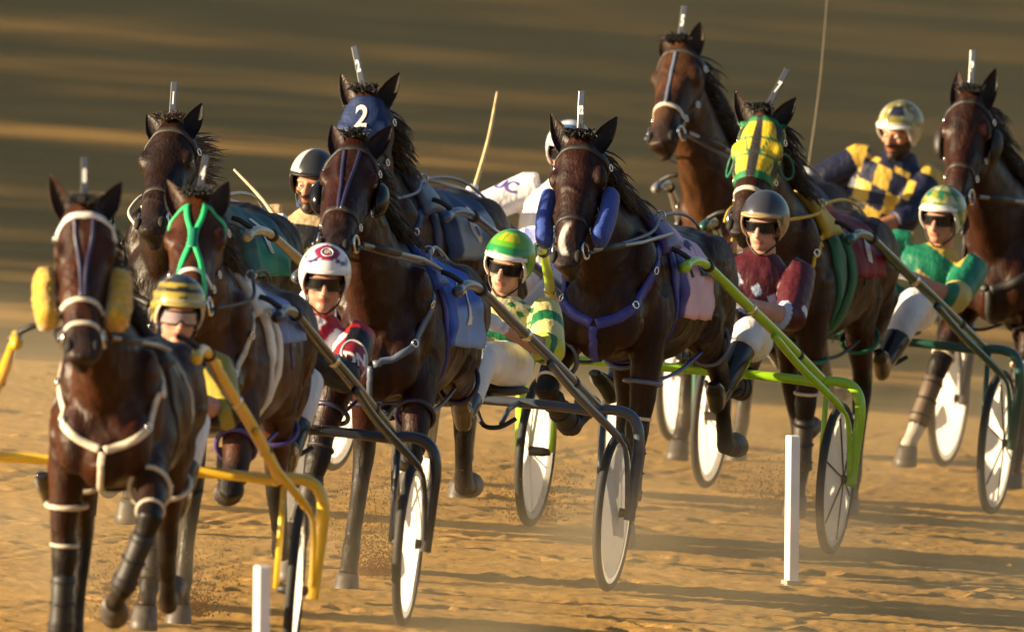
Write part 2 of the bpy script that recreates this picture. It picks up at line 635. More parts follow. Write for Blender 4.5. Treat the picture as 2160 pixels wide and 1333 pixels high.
def build_horse(sp, Mrig):
    H = Horse()
    S = sp.get('scale', 1.01)
    u0 = sp.get('u', 1.85)
    hl = sp.get('lat', 0.05)
    poll_r = on_plane_u(Mrig, u0 + sp.get('reach', 0.86), *sp['poll'])
    muz_r = on_ray_dist(Mrig, poll_r, 0.645, *sp['muzzle'])
    yaw = math.atan2(poll_r.y - hl, 0.95) * 0.15 + R(sp.get('yaw', 0))
    M = Mrig @ Matrix.Translation((u0, hl, sp.get('dz', 0.0))) @ Matrix.Rotation(yaw, 4, 'Z') @ Matrix.Scale(S, 4)
    Mi = M.inverted()
    P = Mi @ (Mrig @ poll_r)
    Z = Mi @ (Mrig @ muz_r)
    L = (Z - P).length
    d = (Z - P).normalized()
    hy = R(sp.get('face_yaw', 0))
    ref = Vector((math.cos(hy), math.sin(hy), 0.55))
    f = (ref - d * ref.dot(d)).normalized()
    s = f.cross(d).normalized()
    H.P, H.d, H.f, H.s, H.L, H.M, H.S = P, d, f, s, L, M, S
    g = Geo()
    # trunk
    tx = [0.52, 0.47, 0.36, 0.20, 0.02, -0.20, -0.45, -0.70, -0.92, -1.10, -1.24, -1.33]
    tz = [1.11, 1.11, 1.12, 1.165, 1.165, 1.14, 1.115, 1.135, 1.155, 1.145, 1.11, 1.08]
    th = [0.08, 0.17, 0.26, 0.325, 0.340, 0.320, 0.300, 0.275, 0.275, 0.255, 0.19, 0.09]
    tw = [0.07, 0.14, 0.19, 0.205, 0.235, 0.268, 0.285, 0.272, 0.265, 0.235, 0.165, 0.07]
    rings = []
    n = 24
    for x, z, h, w_ in zip(tx, tz, th, tw):
        rg = []
        for k in range(n):
            a = 2 * math.pi * k / n
            cy, cz = math.cos(a), math.sin(a)
            wm = 1 - 0.22 * max(0, cz) ** 2 if x > -0.3 else 1 - 0.06 * max(0, cz)
            rg.append(Vector((x, w_ * wm * math.copysign(abs(cy) ** 0.9, cy), z + h * cz)))
        rings.append(rg)
    g.loft(rings)
    # neck
    N0 = Vector((0.16, 0, 1.22))
    N3 = P - f * 0.105 + d * 0.07
    N1 = N0 + Vector((0.30, 0, 0.16))
    N2 = N3 - f * 0.18 - d * 0.02 + Vector((-0.03, 0, -0.16))
    rings = []
    H.neck = []
    for i in range(13):
        t = i / 12
        c = bez(N0, N1, N2, N3, t)
        dt = (bez(N0, N1, N2, N3, min(1, t + 0.02)) - bez(N0, N1, N2, N3, max(0, t - 0.02))).normalized()
        e1 = Vector((-dt.z, 0, dt.x))
        e1 = (e1 - dt * e1.dot(dt)).normalized()
        e2 = e1.cross(dt).normalized()
        dep = interp([0, 0.25, 0.5, 0.75, 1], [0.34, 0.265, 0.205, 0.160, 0.125], t)
        wid = interp([0, 0.25, 0.5, 0.75, 1], [0.175, 0.135, 0.108, 0.092, 0.084], t)
        H.neck.append((c, e1, e2, dep, wid))
        rg = []
        for k in range(20):
            a = 2 * math.pi * k / 20
            wm = 1 - 0.35 * max(0, math.cos(a)) ** 2
            rg.append(c + e1 * dep * math.cos(a) + e2 * wid * wm * math.sin(a))
        rings.append(rg)
    g.loft(rings)
    # head
    rings = []
    hwk = sp.get('head_w', 1 + 0.055 * math.sin(sp['seed'] * 1.9))
    for t, dp, wd in zip(HEADT, HEADD, HEADW):
        wd = wd * hwk * (1 + 0.05 * math.sin(sp['seed'] * 2.7) * (t - 0.5))
        c = P + d * (L * t) - f * dp * 1.0
        rg = []
        for k in range(24):
            a = 2 * math.pi * k / 24
            cf, cs = math.cos(a), math.sin(a)
            pf = math.copysign(abs(cf) ** 0.80, cf)
            ps = math.copysign(abs(cs) ** 0.82, cs)
            wm = 1.0 if cf > -0.2 else (0.80 if t > 0.4 else 0.72)
            rg.append(c + f * dp * pf + s * wd * wm * ps)
        rings.append(rg)
    g.loft(rings)
    Rh = Matrix((d, s, f)).transposed()
    for q in (-1, 1):
        at = lambda t, b, o: P + d * (L * t) + s * (q * o) - f * b
        g.ellipsoid(at(0.245, 0.055, 0.098), (0.050, 0.030, 0.032), Rh)          # brow over the eye
        g.ellipsoid(at(0.36, 0.19, 0.066), (0.115, 0.030, 0.085), Rh)            # jaw round
        g.ellipsoid(at(0.47, 0.085, 0.080), (0.105, 0.016, 0.014), Rh)           # cheek bone
        g.ellipsoid(at(0.905, 0.040, 0.046), (0.050, 0.024, 0.034), Rh)          # nostril rim
        g.ellipsoid(at(0.10, 0.10, 0.075), (0.06, 0.04, 0.06), Rh)
    g.ellipsoid(P + d * L * 0.955 - f * 0.120, (0.045, 0.038, 0.026), Rh)        # chin
    # muscles
    for q in (-1, 1):
        ry = lambda a: Matrix.Rotation(R(a), 3, 'Y')
        g.ellipsoid((0.26, q * 0.135, 1.17), (0.13, 0.085, 0.27), ry(18))        # shoulder blade
        g.ellipsoid((0.42, q * 0.105, 1.05), (0.105, 0.090, 0.155), ry(-12))     # breast
        g.ellipsoid((0.10, q * 0.185, 1.06), (0.17, 0.070, 0.15), ry(35))        # upper arm
        g.ellipsoid((-0.96, q * 0.165, 1.17), (0.30, 0.125, 0.22), ry(-15))      # croup
        g.ellipsoid((-1.13, q * 0.150, 1.03), (0.15, 0.105, 0.26), ry(-10))      # ham
        g.ellipsoid((-0.80, q * 0.185, 1.04), (0.14, 0.085, 0.20), ry(25))       # stifle
    g.ellipsoid((0.43, 0, 0.98), (0.12, 0.11, 0.14))
    g.ellipsoid((0.10, 0, 1.44), (0.26, 0.07, 0.085))
    # legs
    H.legs = {}
    H.hoofs = []
    for side, q in (('L', 1), ('R', -1)):
        pose = sp['legs'][0 if side == 'L' else 1]
        a, c_, p_, *lt_ = FORE[pose] if isinstance(pose, str) else pose
        spl = lt_[1] if len(lt_) > 1 else 0.0
        lt_ = lt_[0] if lt_ else 0.0
        E = Vector((0.16 + 0.05 * math.sin(R(a)), q * 0.165, 0.985))
        da, dc, dp = sagit(a), sagit(c_), sagit(p_)
        da = (da + Vector((0, q * (lt_ * 0.5 + spl), 0))).normalized()
        dc = (dc - Vector((0, q * (lt_ - spl), 0))).normalized()
        dp = (dp - Vector((0, q * (lt_ - spl), 0))).normalized()
        inn = Vector((0, -q * 0.012, 0))
        K = E + da * 0.45 + inn
        F_ = K + dc * 0.32 + inn * 0.5
        C = F_ + dp * 0.125
        pts = [E - da * 0.16, E - da * 0.04, E + da * 0.10, E + da * 0.22, E + da * 0.35, K - da * 0.045, K, K + dc * 0.05, K + dc * 0.12, K + dc * 0.22, F_ - dc * 0.04, F_, F_ + dp * 0.06, C]
        rr = [(0.14, 0.085), (0.125, 0.085), (0.105, 0.076), (0.084, 0.066), (0.060, 0.053), (0.056, 0.054), (0.060, 0.056), (0.048, 0.048), (0.041, 0.036), (0.041, 0.034), (0.044, 0.038), (0.051, 0.044), (0.039, 0.037), (0.044, 0.043)]
        g.tube(pts, rr, n=14, up=(1, 0, 0))
        H.legs['F' + side] = (E, K, F_, C)
        H.hoofs.append((C, p_ - 30))
        pose = sp['legs'][2 if side == 'L' else 3]
        a, c_, p_ = HIND[pose] if isinstance(pose, str) else pose
        T = Vector((-0.78 + 0.22 * math.sin(R(a + 40)), q * 0.175, 0.99))
        da, dc, dp = sagit(a), sagit(c_), sagit(p_)
        K = T + da * 0.46
        F_ = K + dc * 0.42
        C = F_ + dp * 0.125
        pts = [T - da * 0.12, T, T + da * 0.12, T + da * 0.25, T + da * 0.38, K - da * 0.03, K + dc * 0.03, K + dc * 0.10, K + dc * 0.20, K + dc * 0.32, F_ - dc * 0.03, F_, F_ + dp * 0.06, C]
        rr = [(0.17, 0.095), (0.15, 0.09), (0.115, 0.078), (0.082, 0.062), (0.062, 0.050), (0.062, 0.048), (0.058, 0.046), (0.048, 0.042), (0.042, 0.037), (0.042, 0.036), (0.045, 0.039), (0.050, 0.044), (0.040, 0.038), (0.045, 0.044)]
        g.tube(pts, rr, n=14, up=(1, 0, 0))
        H.legs['H' + side] = (T, K, F_, C)
        H.hoofs.append((C, p_ - 30))
    me = remesh(g, sp.get('voxel', 0.011), 12, 0.5)
    V = coords(me)
    nr = np.empty(len(me.vertices) * 3)
    me.vertices.foreach_get('normal', nr)
    nr = nr.reshape(-1, 3)
    def n3(f_, sd):
        p = V * f_ + 60
        return (vnoise(p[:, 0] + p[:, 1] * 0.7, p[:, 2] * 0.8 + p[:, 1] * 0.5, sd) + vnoise(p[:, 1] * 1.1 + 9, p[:, 2] + p[:, 0] * 0.35, sd + 1)) - 1
    body_w = np.clip((V[:, 2] - 0.75) / 0.2, 0.25, 1)
    rd = 1 - np.abs(n3(9.0, sp['seed'] * 3 + 7)) * 2.2          # ridges: muscle edges and veins
    amp = (n3(6.5, sp['seed'] * 3) * 0.014 + n3(19.0, sp['seed'] * 3 + 4) * 0.0055 + np.clip(rd - 0.72, 0, 1) * 0.018) * body_w
    V = V + nr * amp[:, None]
    me.vertices.foreach_set('co', V.ravel())
    me.update()
    # ears belong to the body mesh
    eg = Geo()
    for q in (-1, 1):
        base = P + s * (q * 0.066) - f * 0.055 + d * 0.012
        ev = sp['seed'] * 1.3 + q * 0.8
        ed = (-d * 0.95 + s * (q * (sp.get('ear_out', 0.36) + 0.10 * math.sin(ev))) + f * (sp.get('ear_fwd', 0.10) + 0.16 * math.sin(ev * 2.1))).normalized()
        op = f * 0.92 + s * (q * 0.38)
        op = (op - ed * op.dot(ed)).normalized()
        sd = ed.cross(op).normalized()
        rings = []
        for t, w_, dpt in ((-0.15, 0.034, 0.030), (0.0, 0.038, 0.034), (0.2, 0.043, 0.036), (0.4, 0.043, 0.032), (0.6, 0.036, 0.024), (0.8, 0.022, 0.014), (0.93, 0.010, 0.007), (1.0, 0.003, 0.003)):
            c = base + ed * ((0.185 + 0.012 * math.sin(sp['seed'] * 2.3)) * t) + sd * 0.0
            rg = []
            for k in range(9):
                b_ = math.pi * k / 8
                rg.append(c + sd * (w_ * math.cos(b_)) - op * (dpt * math.sin(b_)))
            inn = 0.72 if t > 0.02 else 0.1
            for k in range(8, -1, -1):
                b_ = math.pi * k / 8
                rg.append(c + sd * (w_ * 0.90 * math.cos(b_)) - op * (dpt * inn * math.sin(b_)) + op * 0.001)
            rings.append(rg)
        eg.loft(rings)
    nb = len(me.vertices)
    append_mesh(me, eg)
    # coat colours
    V = coords(me)
    base = np.array(sp['coat']) * np.array((0.62, 0.45, 0.35))
    col = np.tile(base, (len(V), 1))
    dn = vnoise(V[:, 0] * 18 + 50 + V[:, 1] * 11, V[:, 2] * 14 + 50, sp['seed'])
    black = np.array((0.012, 0.009, 0.008))[None, :] + np.clip(dn - 0.45, 0, 1)[:, None] * np.array((0.10, 0.062, 0.030))[None, :] * np.clip(1.1 - V[:, 2:3] * 1.6, 0, 1)
    for nm, (E, K, F_, C) in H.legs.items():
        t1, d1 = seg_param(V, E, K)
        t2, d2 = seg_param(V, K, F_)
        t3, d3 = seg_param(V, F_, C)
        k = np.clip((t1 - 0.55) / 0.4, 0, 1) * (d1 < 0.12)
        k = np.maximum(k, ((t2 > 0.001) & (d2 < 0.085)) * 1.0)
        k = np.maximum(k, ((t3 > 0.001) & (d3 < 0.08)) * 1.0)
        col = col * (1 - k[:, None]) + black * k[:, None]
        if nm in sp.get('socks', ()):
            k = ((t3 > 0.05) & (d3 < 0.07)) * 1.0
            col = col * (1 - k[:, None]) + np.array((0.55, 0.5, 0.44)) * k[:, None]
    rel = V - np.array(P)
    tt = rel @ np.array(d) / L
    ff = rel @ np.array(f)
    ss = rel @ np.array(s)
    headm = (tt > -0.1) & (tt < 1.1) & (ff > -0.34) & (np.abs(ss) < 0.16) & (tt > 0.02 + (-ff - 0.16) * 1.0)
    k = np.clip((tt - 0.68) / 0.2, 0, 1) * headm * 0.8
    col = col * (1 - k[:, None]) + np.array((0.022, 0.016, 0.015)) * k[:, None]
    if sp.get('blaze'):
        t0, t1, wd, off = sp['blaze']
        k = np.clip((wd - np.abs(ss - off - 0.02 * np.sin(tt * 14))) / 0.008, 0, 1) * np.clip((tt - t0) / 0.05, 0, 1) * np.clip((t1 - tt) / 0.04, 0, 1) * (ff > -0.06) * headm
        col = col * (1 - k[:, None]) + np.array((0.62, 0.57, 0.55)) * k[:, None]
    col[nb:] = np.array(sp['coat']) * 0.45
    set_tint(me, col)
    H.me = me
    H.bvh = bvh_of(me)
    e = root('race_horse', M, sp['label'], 'horse', 'pacing horses in the race')
    H.root = e
    make_obj('body', me, COAT, e)
    for q in (-1, 1):
        c = P + d * (L * 0.268) + s * (q * 0.108) - f * 0.066
        part('eye', Geo().ellipsoid(c, (0.026, 0.014, 0.020), Rh, 12, 8), M_EYE, e)
        c = P + d * (L * 0.915) + s * (q * 0.056) - f * 0.020
        part('nostril', Geo().ellipsoid(c, (0.032, 0.017, 0.021), Rh @ Matrix.Rotation(R(q * 35), 3, 'X'), 12, 8), mat('nostril_dark', (0.004, 0.003, 0.003), rough=0.8), e)
    for C, ang in H.hoofs:
        ax = sagit(ang)
        fw = Vector((math.cos(R(ang)), 0, math.sin(R(ang))))
        lt = Vector((0, 1, 0))
        rings = []
        for t, rx, ry, sh in ((-0.012, 0.044, 0.044, 0.0), (0.0, 0.050, 0.049, 0.002), (0.045, 0.058, 0.055, 0.018), (0.082, 0.065, 0.060, 0.032), (0.086, 0.060, 0.055, 0.033)):
            rings.append([C + ax * t + fw * (sh + rx * math.cos(2 * math.pi * k / 16)) + lt * (ry * math.sin(2 * math.pi * k / 16)) for k in range(16)])
        part('hoof', Geo().loft(rings), M_HOOF, e)
    # mane and tail
    rnd = random.Random(sp['seed'])
    mg = Geo()
    fly = sp.get('mane_fly', 0.35)
    mside = sp.get('mane_side', 1)
    for i in range(240):
        t = rnd.uniform(0.18, 1.0)
        j = min(11, int(t * 12))
        c, e1, e2, dep, wid = H.neck[j]
        c2, e12, e22, dep2, wid2 = H.neck[j + 1]
        fr = t * 12 - j
        b0 = (c + e1 * dep).lerp(c2 + e12 * dep2, fr) - e1 * 0.012
        sdv = Vector((0, mside, 0))
        out = sdv * rnd.uniform(0.5, 1.1) + Vector((-1, 0, 0)) * rnd.uniform(0.1, 0.9) * fly * 2 + Vector((0, 0, rnd.uniform(0.1, 0.9) * fly))
        ln = rnd.uniform(0.10, 0.22)
        pts = []
        p = b0.copy()
        v = out.normalized()
        for k in range(6):
            pts.append(p.copy())
            p += v * ln / 5
            v = (v + Vector((rnd.uniform(-.22, .22), rnd.uniform(-.22, .22), -0.42 * (1 - fly * 0.7)))).normalized()
        mg.tube(pts, [0.005, 0.006, 0.0055, 0.0045, 0.003, 0.0008], n=4)
    part('mane', mg, M_HAIRB if sp.get('brown_mane') else M_HAIR, e)
    mg = Geo()
    for i in range(60):                                  # forelock
        b0 = P + s * rnd.uniform(-0.05, 0.05) - f * 0.03 - d * 0.035
        v = (f * 0.8 - d * rnd.uniform(0.1, 0.9) * (1 if fly > 0.3 else 0.4) + s * rnd.uniform(-0.5, 0.5)).normalized()
        p = b0.copy()
        pts = []
        for k in range(6):
            pts.append(p.copy())
            p += v * 0.020
            v = (v + d * 0.35 + s * rnd.uniform(-.2, .2)).normalized()
        mg.tube(pts, [0.005, 0.006, 0.005, 0.004, 0.003, 0.001], n=4)
    part('forelock', mg, M_HAIRB if sp.get('brown_mane') else M_HAIR, e)
    tg = Geo()
    for i in range(26):
        y0 = rnd.uniform(-0.03, 0.03)
        pts = []
        p = Vector((-1.30, y0, 1.24))
        v = Vector((-0.9, rnd.uniform(-.2, .2), 0.1)).normalized()
        for k in range(9):
            pts.append(p.copy())
            p += v * 0.10
            v = (v + Vector((0, rnd.uniform(-.1, .1), -0.34))).normalized()
        tg.tube(pts, [0.02, 0.024, 0.024, 0.022, 0.02, 0.018, 0.014, 0.010, 0.002], n=5)
    part('tail', tg, M_HAIR, e)
    return H
def face_pt(H, t, phi, out=0.0):
    """point on the skin of the head: t from poll to muzzle, phi round the head from the face (0) to the left (+90)"""
    dp = interp(HEADT, HEADD, t)
    c = H.P + H.d * (H.L * t) - H.f * dp
    dr = (H.f * math.cos(R(phi)) + H.s * math.sin(R(phi))).normalized()
    o = c + dr * 0.30
    loc, n, i, ds = H.bvh.ray_cast(o, -dr, 0.35)
    if loc is None:
        loc = c + dr * dp
    return loc + dr * out
def face_strap(H, name, tp, width, material, th=0.005, round_=False, per=5):
    pts = [face_pt(H, t, p) for t, p in tp]
    return part(name, drape(H.bvh, pts, width, th, per=per, round_=round_), material, H.root)
def trunk_pt(H, x, ang, out=0.0):
    """skin of the barrel at x, ang 0 = top, 90 = left flank"""
    c = Vector((x, 0, 1.15))
    dr = Vector((0, math.sin(R(ang)), math.cos(R(ang))))
    loc, n, i, ds = H.bvh.ray_cast(c + dr * 0.75, -dr, 0.75)
    if loc is None:
        loc = c + dr * 0.35
    return loc + dr * out
def grid_cover(fn, us, vs, th, colf=None):
    """cloth over a surface: fn(u, v, out) -> point; returns a closed two-sided sheet geo and vertex (u, v) list"""
    nu, nv = len(us), len(vs)
    outer = [fn(u, v, th) for u in us for v in vs]
    inner = [fn(u, v, -0.004) for u in us for v in vs]
    fs = []
    for i in range(nu - 1):
        for j in range(nv - 1):
            a = i * nv + j
            fs.append((a, a + 1, a + nv + 1, a + nv))
    o = nu * nv
    fs += [tuple(reversed([x + o for x in f])) for f in fs]
    edge = [i * nv for i in range(nu)] + [(nu - 1) * nv + j for j in range(1, nv)] + [i * nv + nv - 1 for i in range(nu - 2, -1, -1)] + [j for j in range(nv - 2, 0, -1)]
    for k in range(len(edge)):
        a, b = edge[k], edge[(k + 1) % len(edge)]
        fs.append((a, b, b + o, a + o))
    uv = [(u, v) for u in us for v in vs] * 2
    g = Geo().add(outer + inner, fs)
    return g, uv
def cover_part(name, fn, us, vs, th, parent, colf=None, material=None):
    g, uv = grid_cover(fn, us, vs, th)
    o = part(name, g, material or HOODM, parent)
    if colf:
        set_tint(o.data, np.array([colf(u, v) for u, v in uv]))
    return o
def torus_part(name, c, axis, r, tr, material, parent, n=20, squash=1.0, e1=None):
    c = Vector(c)
    axis = Vector(axis).normalized()
    e1 = Vector(e1).normalized() if e1 is not None else axis.orthogonal().normalized()
    e1 = (e1 - axis * e1.dot(axis)).normalized()
    e2 = axis.cross(e1)
    pts = [c + e1 * (r * math.cos(2 * math.pi * k / n)) + e2 * (r * squash * math.sin(2 * math.pi * k / n)) for k in range(n)]
    return part(name, Geo().tube(pts, tr, n=8, closed=True), material, parent)
def bridle(H, brow, nose, cheek, bw=0.026, ow=0.016):
    if brow:
        face_strap(H, 'brow_band', [(0.13, -82), (0.07, -55), (0.045, -25), (0.045, 0), (0.045, 25), (0.07, 55), (0.13, 82)], bw, brow, 0.006, False)
    if nose:
        face_strap(H, 'nose_band', [(0.66, -120), (0.645, -80), (0.62, -40), (0.61, 0), (0.62, 40), (0.645, 80), (0.66, 120)], 0.021, nose, 0.005)
    for q in (-1, 1):
        face_strap(H, 'cheek_strap', [(0.10, q * 84), (0.25, q * 96), (0.45, q * 92), (0.64, q * 86), (0.80, q * 80)], ow, cheek, 0.006)
        c = face_pt(H, 0.82, q * 85, 0.012)
        torus_part('bit_ring', c, H.s + H.f * 0.2 * q, 0.036, 0.006, M_METAL, H.root)
def number_pole(H, txt, tilt=0.0, length=0.16):
    up = (-H.d * 0.96 + H.f * 0.10 + H.s * tilt)
    wz = H.root.matrix_world.to_3x3().inverted() @ Vector((0, 0, 1))
    up = (up.normalized() * 0.55 + wz.normalized() * 0.6 + H.s * tilt).normalized()
    b = H.P - H.f * 0.03 - H.d * 0.01
    p = part('number_pole', Geo().tube([b, b + up * 0.09], 0.006, n=8), M_BLACK, H.root)
    fr = Vector((1, 0, 0))
    fr = (fr - up * fr.dot(up)).normalized()
    sd = up.cross(fr)
    Rm = Matrix((fr, sd, up)).transposed()
    c = b + up * (0.06 + length * 0.5)
    pl = part('number_plate', Geo().box(c, (0.004, 0.015, length * 0.5), Rm, 0.003), mat('plate_dark', (0.045, 0.05, 0.065), rough=0.25, coat=0.6), H.root, smooth=False)
    tx = text_geo(txt, 0.040 if len(txt) < 2 else 0.026, lambda x, y: c + fr * 0.0055 + sd * x * 0.8 + up * (y * 1.9), 0, 0.002)
    part('numeral', tx, M_WHITE, pl, smooth=False, fix=False)
def breast_collar(H, material, width=0.035, style='Y', tail_mat=None):
    tm = tail_mat or material
    top = 1.36
    for q in (-1, 1):
        pts = [Vector((0.12, q * 0.30, 1.42)), Vector((0.30, q * 0.30, 1.30)), Vector((0.44, q * 0.26, 1.17)), Vector((0.54, q * 0.13, 1.06)), Vector((0.57, q * 0.012, 1.01))]
        part('breast_strap', drape(H.bvh, pts, width, 0.007), material, H.root)
    part('chest_strap', drape(H.bvh, [Vector((0.60, 0, 1.00)), Vector((0.58, 0, 0.93)), Vector((0.52, 0, 0.85)), Vector((0.40, 0, 0.80))], width * 0.8, 0.007), tm, H.root)
def girth(H, x, material, width=0.07, th=0.012):
    pts = [trunk_pt(H, x, a) for a in range(0, 360, 15)]
    return part('girth', drape(H.bvh, pts, width, th, closed=True, per=2), material, H.root)
def hobbles(H, material, strap, legs='FL FR HL HR'):
    for nm in legs.split():
        E, K, F_, C = H.legs[nm]
        ax = (K - E).normalized()
        c = E + (K - E) * (0.52 if nm[0] == 'F' else 0.42)
        torus_part('hobble_loop', c, ax + Vector((0, 0, 0.25)), 0.094 if nm[0] == 'F' else 0.100, 0.011, material, H.root, squash=0.86, e1=(1, 0, 0))
    for q, sd in ((1, 'L'), (-1, 'R')):
        a = H.legs['F' + sd]
        b = H.legs['H' + sd]
        p0 = a[0] + (a[1] - a[0]) * 0.52 + Vector((-0.11, q * 0.02, 0))
        p1 = b[0] + (b[1] - b[0]) * 0.42 + Vector((0.11, q * 0.02, 0))
        part('hobble_strap', Geo().tube(smooth_path([p0, p0.lerp(p1, 0.5) + Vector((0, 0, -0.03)), p1], 5), (0.009), n=6), strap, H.root)
        hp = trunk_pt(H, -0.35, q * 40, 0.004)
        part('hobble_hanger', drape(H.bvh, [hp, trunk_pt(H, -0.35, q * 70), trunk_pt(H, -0.35, q * 100)], 0.018, 0.006), strap, H.root)
def leg_boots(H, material, strap, legs='FL FR'):
    for nm in legs.split():
        E, K, F_, C = H.legs[nm]
        ax = (F_ - K).normalized()
        a, b = K.lerp(F_, 0.20), K.lerp(F_, 0.97)
        bt = part('leg_boot', Geo().tube([a, a.lerp(b, 0.08), a.lerp(b, 0.45), a.lerp(b, 0.75), a.lerp(b, 0.95), b], [(0.046, 0.044), (0.055, 0.049), (0.053, 0.046), (0.055, 0.048), (0.062, 0.054), (0.054, 0.050)], n=16, up=(1, 0, 0)), material, H.root)
        for t in (0.14, 0.5, 0.84):
            torus_part('boot_strap', a.lerp(b, t), ax, 0.054 + 0.004 * t, 0.006, strap, bt, 16, 0.88, (1, 0, 0))
        ck = K + (E - K) * 0.12
        torus_part('knee_strap', ck, (K - E).normalized(), 0.057, 0.008, M_CREAM if strap is M_BLACK else strap, bt, 16, 0.95, (1, 0, 0))
def reins(H, to, material, sag=0.05):
    """from the bit rings through the saddle terrets back to the driver's hands (to: two world points)"""
    Mi = H.M.inverted()
    for q, tgt in ((1, to[0]), (-1, to[1])):
        a = face_pt(H, 0.83, q * 90, 0.03)
        tr = trunk_pt(H, 0.02, q * 24, 0.06)
        nb = H.neck[4][0] + H.neck[4][2] * (0.0) + Vector((0, q * 0.20, 0.06))
        e = Mi @ tgt
        rp = trunk_pt(H, -1.0, q * 14, 0.03)
        part('rein', Geo().tube(smooth_path([a, nb, tr, rp, e], 6), 0.008, n=6), material, H.root)
def saddle(H, pad_mat, cloth=None):
    """harness saddle over the back; cloth = (x0, x1, ang0, ang1, colour function) both sides"""
    def fn(u, v, o):
        return trunk_pt(H, u, v, o)
    cover_part('saddle_pad', fn, np.linspace(-0.10, 0.12, 6), np.linspace(-48, 48, 17), 0.035, H.root, material=pad_mat)
    for q in (-1, 1):
        p = trunk_pt(H, 0.02, q * 24, 0.035)
        torus_part('terret', p + Vector((0, 0, 0.022)), (1, 0, 0), 0.020, 0.004, M_METAL, H.root, 14)
def saddlecloth(H, x0, x1, a1, colf, slant=0.0, flare=0.045):
    def fn(u, v, o):
        x = lerp(x1, x0, u) - slant * abs(v) / 100
        rip = 0.007 * math.sin(u * 17 + abs(v) * 0.07) + 0.004 * math.sin(v * 0.23 + u * 4)
        lift = flare * u ** 1.3 * max(0.0, min(1.0, (abs(v) - 22) / 40))
        return trunk_pt(H, x, v, o + rip + lift)
    us = np.linspace(0, 1, 18)
    vs = np.linspace(-a1, a1, 41)
    return cover_part('saddlecloth', fn, us, vs, 0.022, H.root, colf)
def cloth_number(H, cloth, txt, x, ang, size, material, rot=0.0):
    cr, sr = math.cos(R(rot)), math.sin(R(rot))
    def place(a, b):
        a, b = a * cr - b * sr, a * sr + b * cr
        an = ang - b / 0.30 * 57.3
        c = trunk_pt(H, x - a, an)
        dr = Vector((0, math.sin(R(an)), math.cos(R(an))))
        l, n, i, dd = H.clothbvh.ray_cast(c + dr * 0.4, -dr, 0.5)
        return (l if l is not None else c + dr * 0.03) + dr * 0.005
    part('numeral', text_geo(txt, size, place, 2, 0.004), material, cloth, fix=False)
def cheek_rolls(H, material, t0=0.22, t1=0.72, r=0.052, flat=1.0, fuzzy=True):
    rnd = random.Random(5)
    for q in (-1, 1):
        a = face_pt(H, t0, q * 98, r * 0.75)
        b = face_pt(H, t1, q * 92, r * 0.95) + H.s * q * 0.012
        mid = a.lerp(b, 0.5) + H.s * q * 0.012
        path = smooth_path([a, mid, b], 10)
        m = len(path)
        rad = []
        for i in range(m):
            t = i / (m - 1)
            e = min(1, math.sqrt(max(0.0, 1 - (abs(t - 0.5) * 2) ** 5)) + 0.12)
            rad.append((r * e * flat, r * e * 1.15))
        g = Geo().tube(path, rad, n=22, up=tuple(H.s))
        if fuzzy:
            me = g.mesh('t')
            g2 = Geo()
            c = [p for p in g.v]
            vs = []
            for i, p in enumerate(c):
                k = min(m - 1, i // 22)
                dv = Vector(p) - path[k]
                vs.append(Vector(p) + dv * rnd.uniform(-0.13, 0.13))
            g.v = [tuple(p) for p in vs]
            bpy.data.meshes.remove(me)
        part('cheek_roll', g, material, H.root)
def hood(H, t1, colf, phi=118, th=0.006):
    def fn(u, v, o):
        return face_pt(H, u, v, o)
    return cover_part('hood', fn, np.linspace(-0.01, t1, 30), np.linspace(-phi, phi, 49), th, H.root, colf)
def blinkers(H, material, t=0.27, sides=(-1, 1), r=0.075):
    for q in sides:
        c = face_pt(H, t, q * 80, 0.0)
        n_ = (H.s * q * 1.0 + H.f * 0.10).normalized()
        ax = H.d
        cr = n_.cross(ax).normalized()
        back = -H.f
        rings = []
        for i in range(7):
            a = math.pi * 0.5 * i / 6
            rr = r * math.sin(a) + 0.002
            h = 0.05 * math.cos(a)
            rings.append([c + n_ * (h + 0.012) + ax * (rr * 1.15 * math.cos(2 * math.pi * k / 18)) + back * (rr * math.sin(2 * math.pi * k / 18) * 0.8 + 0.03) for k in range(18)])
        g = Geo().loft(rings)
        part('blinker', g, material, H.root)

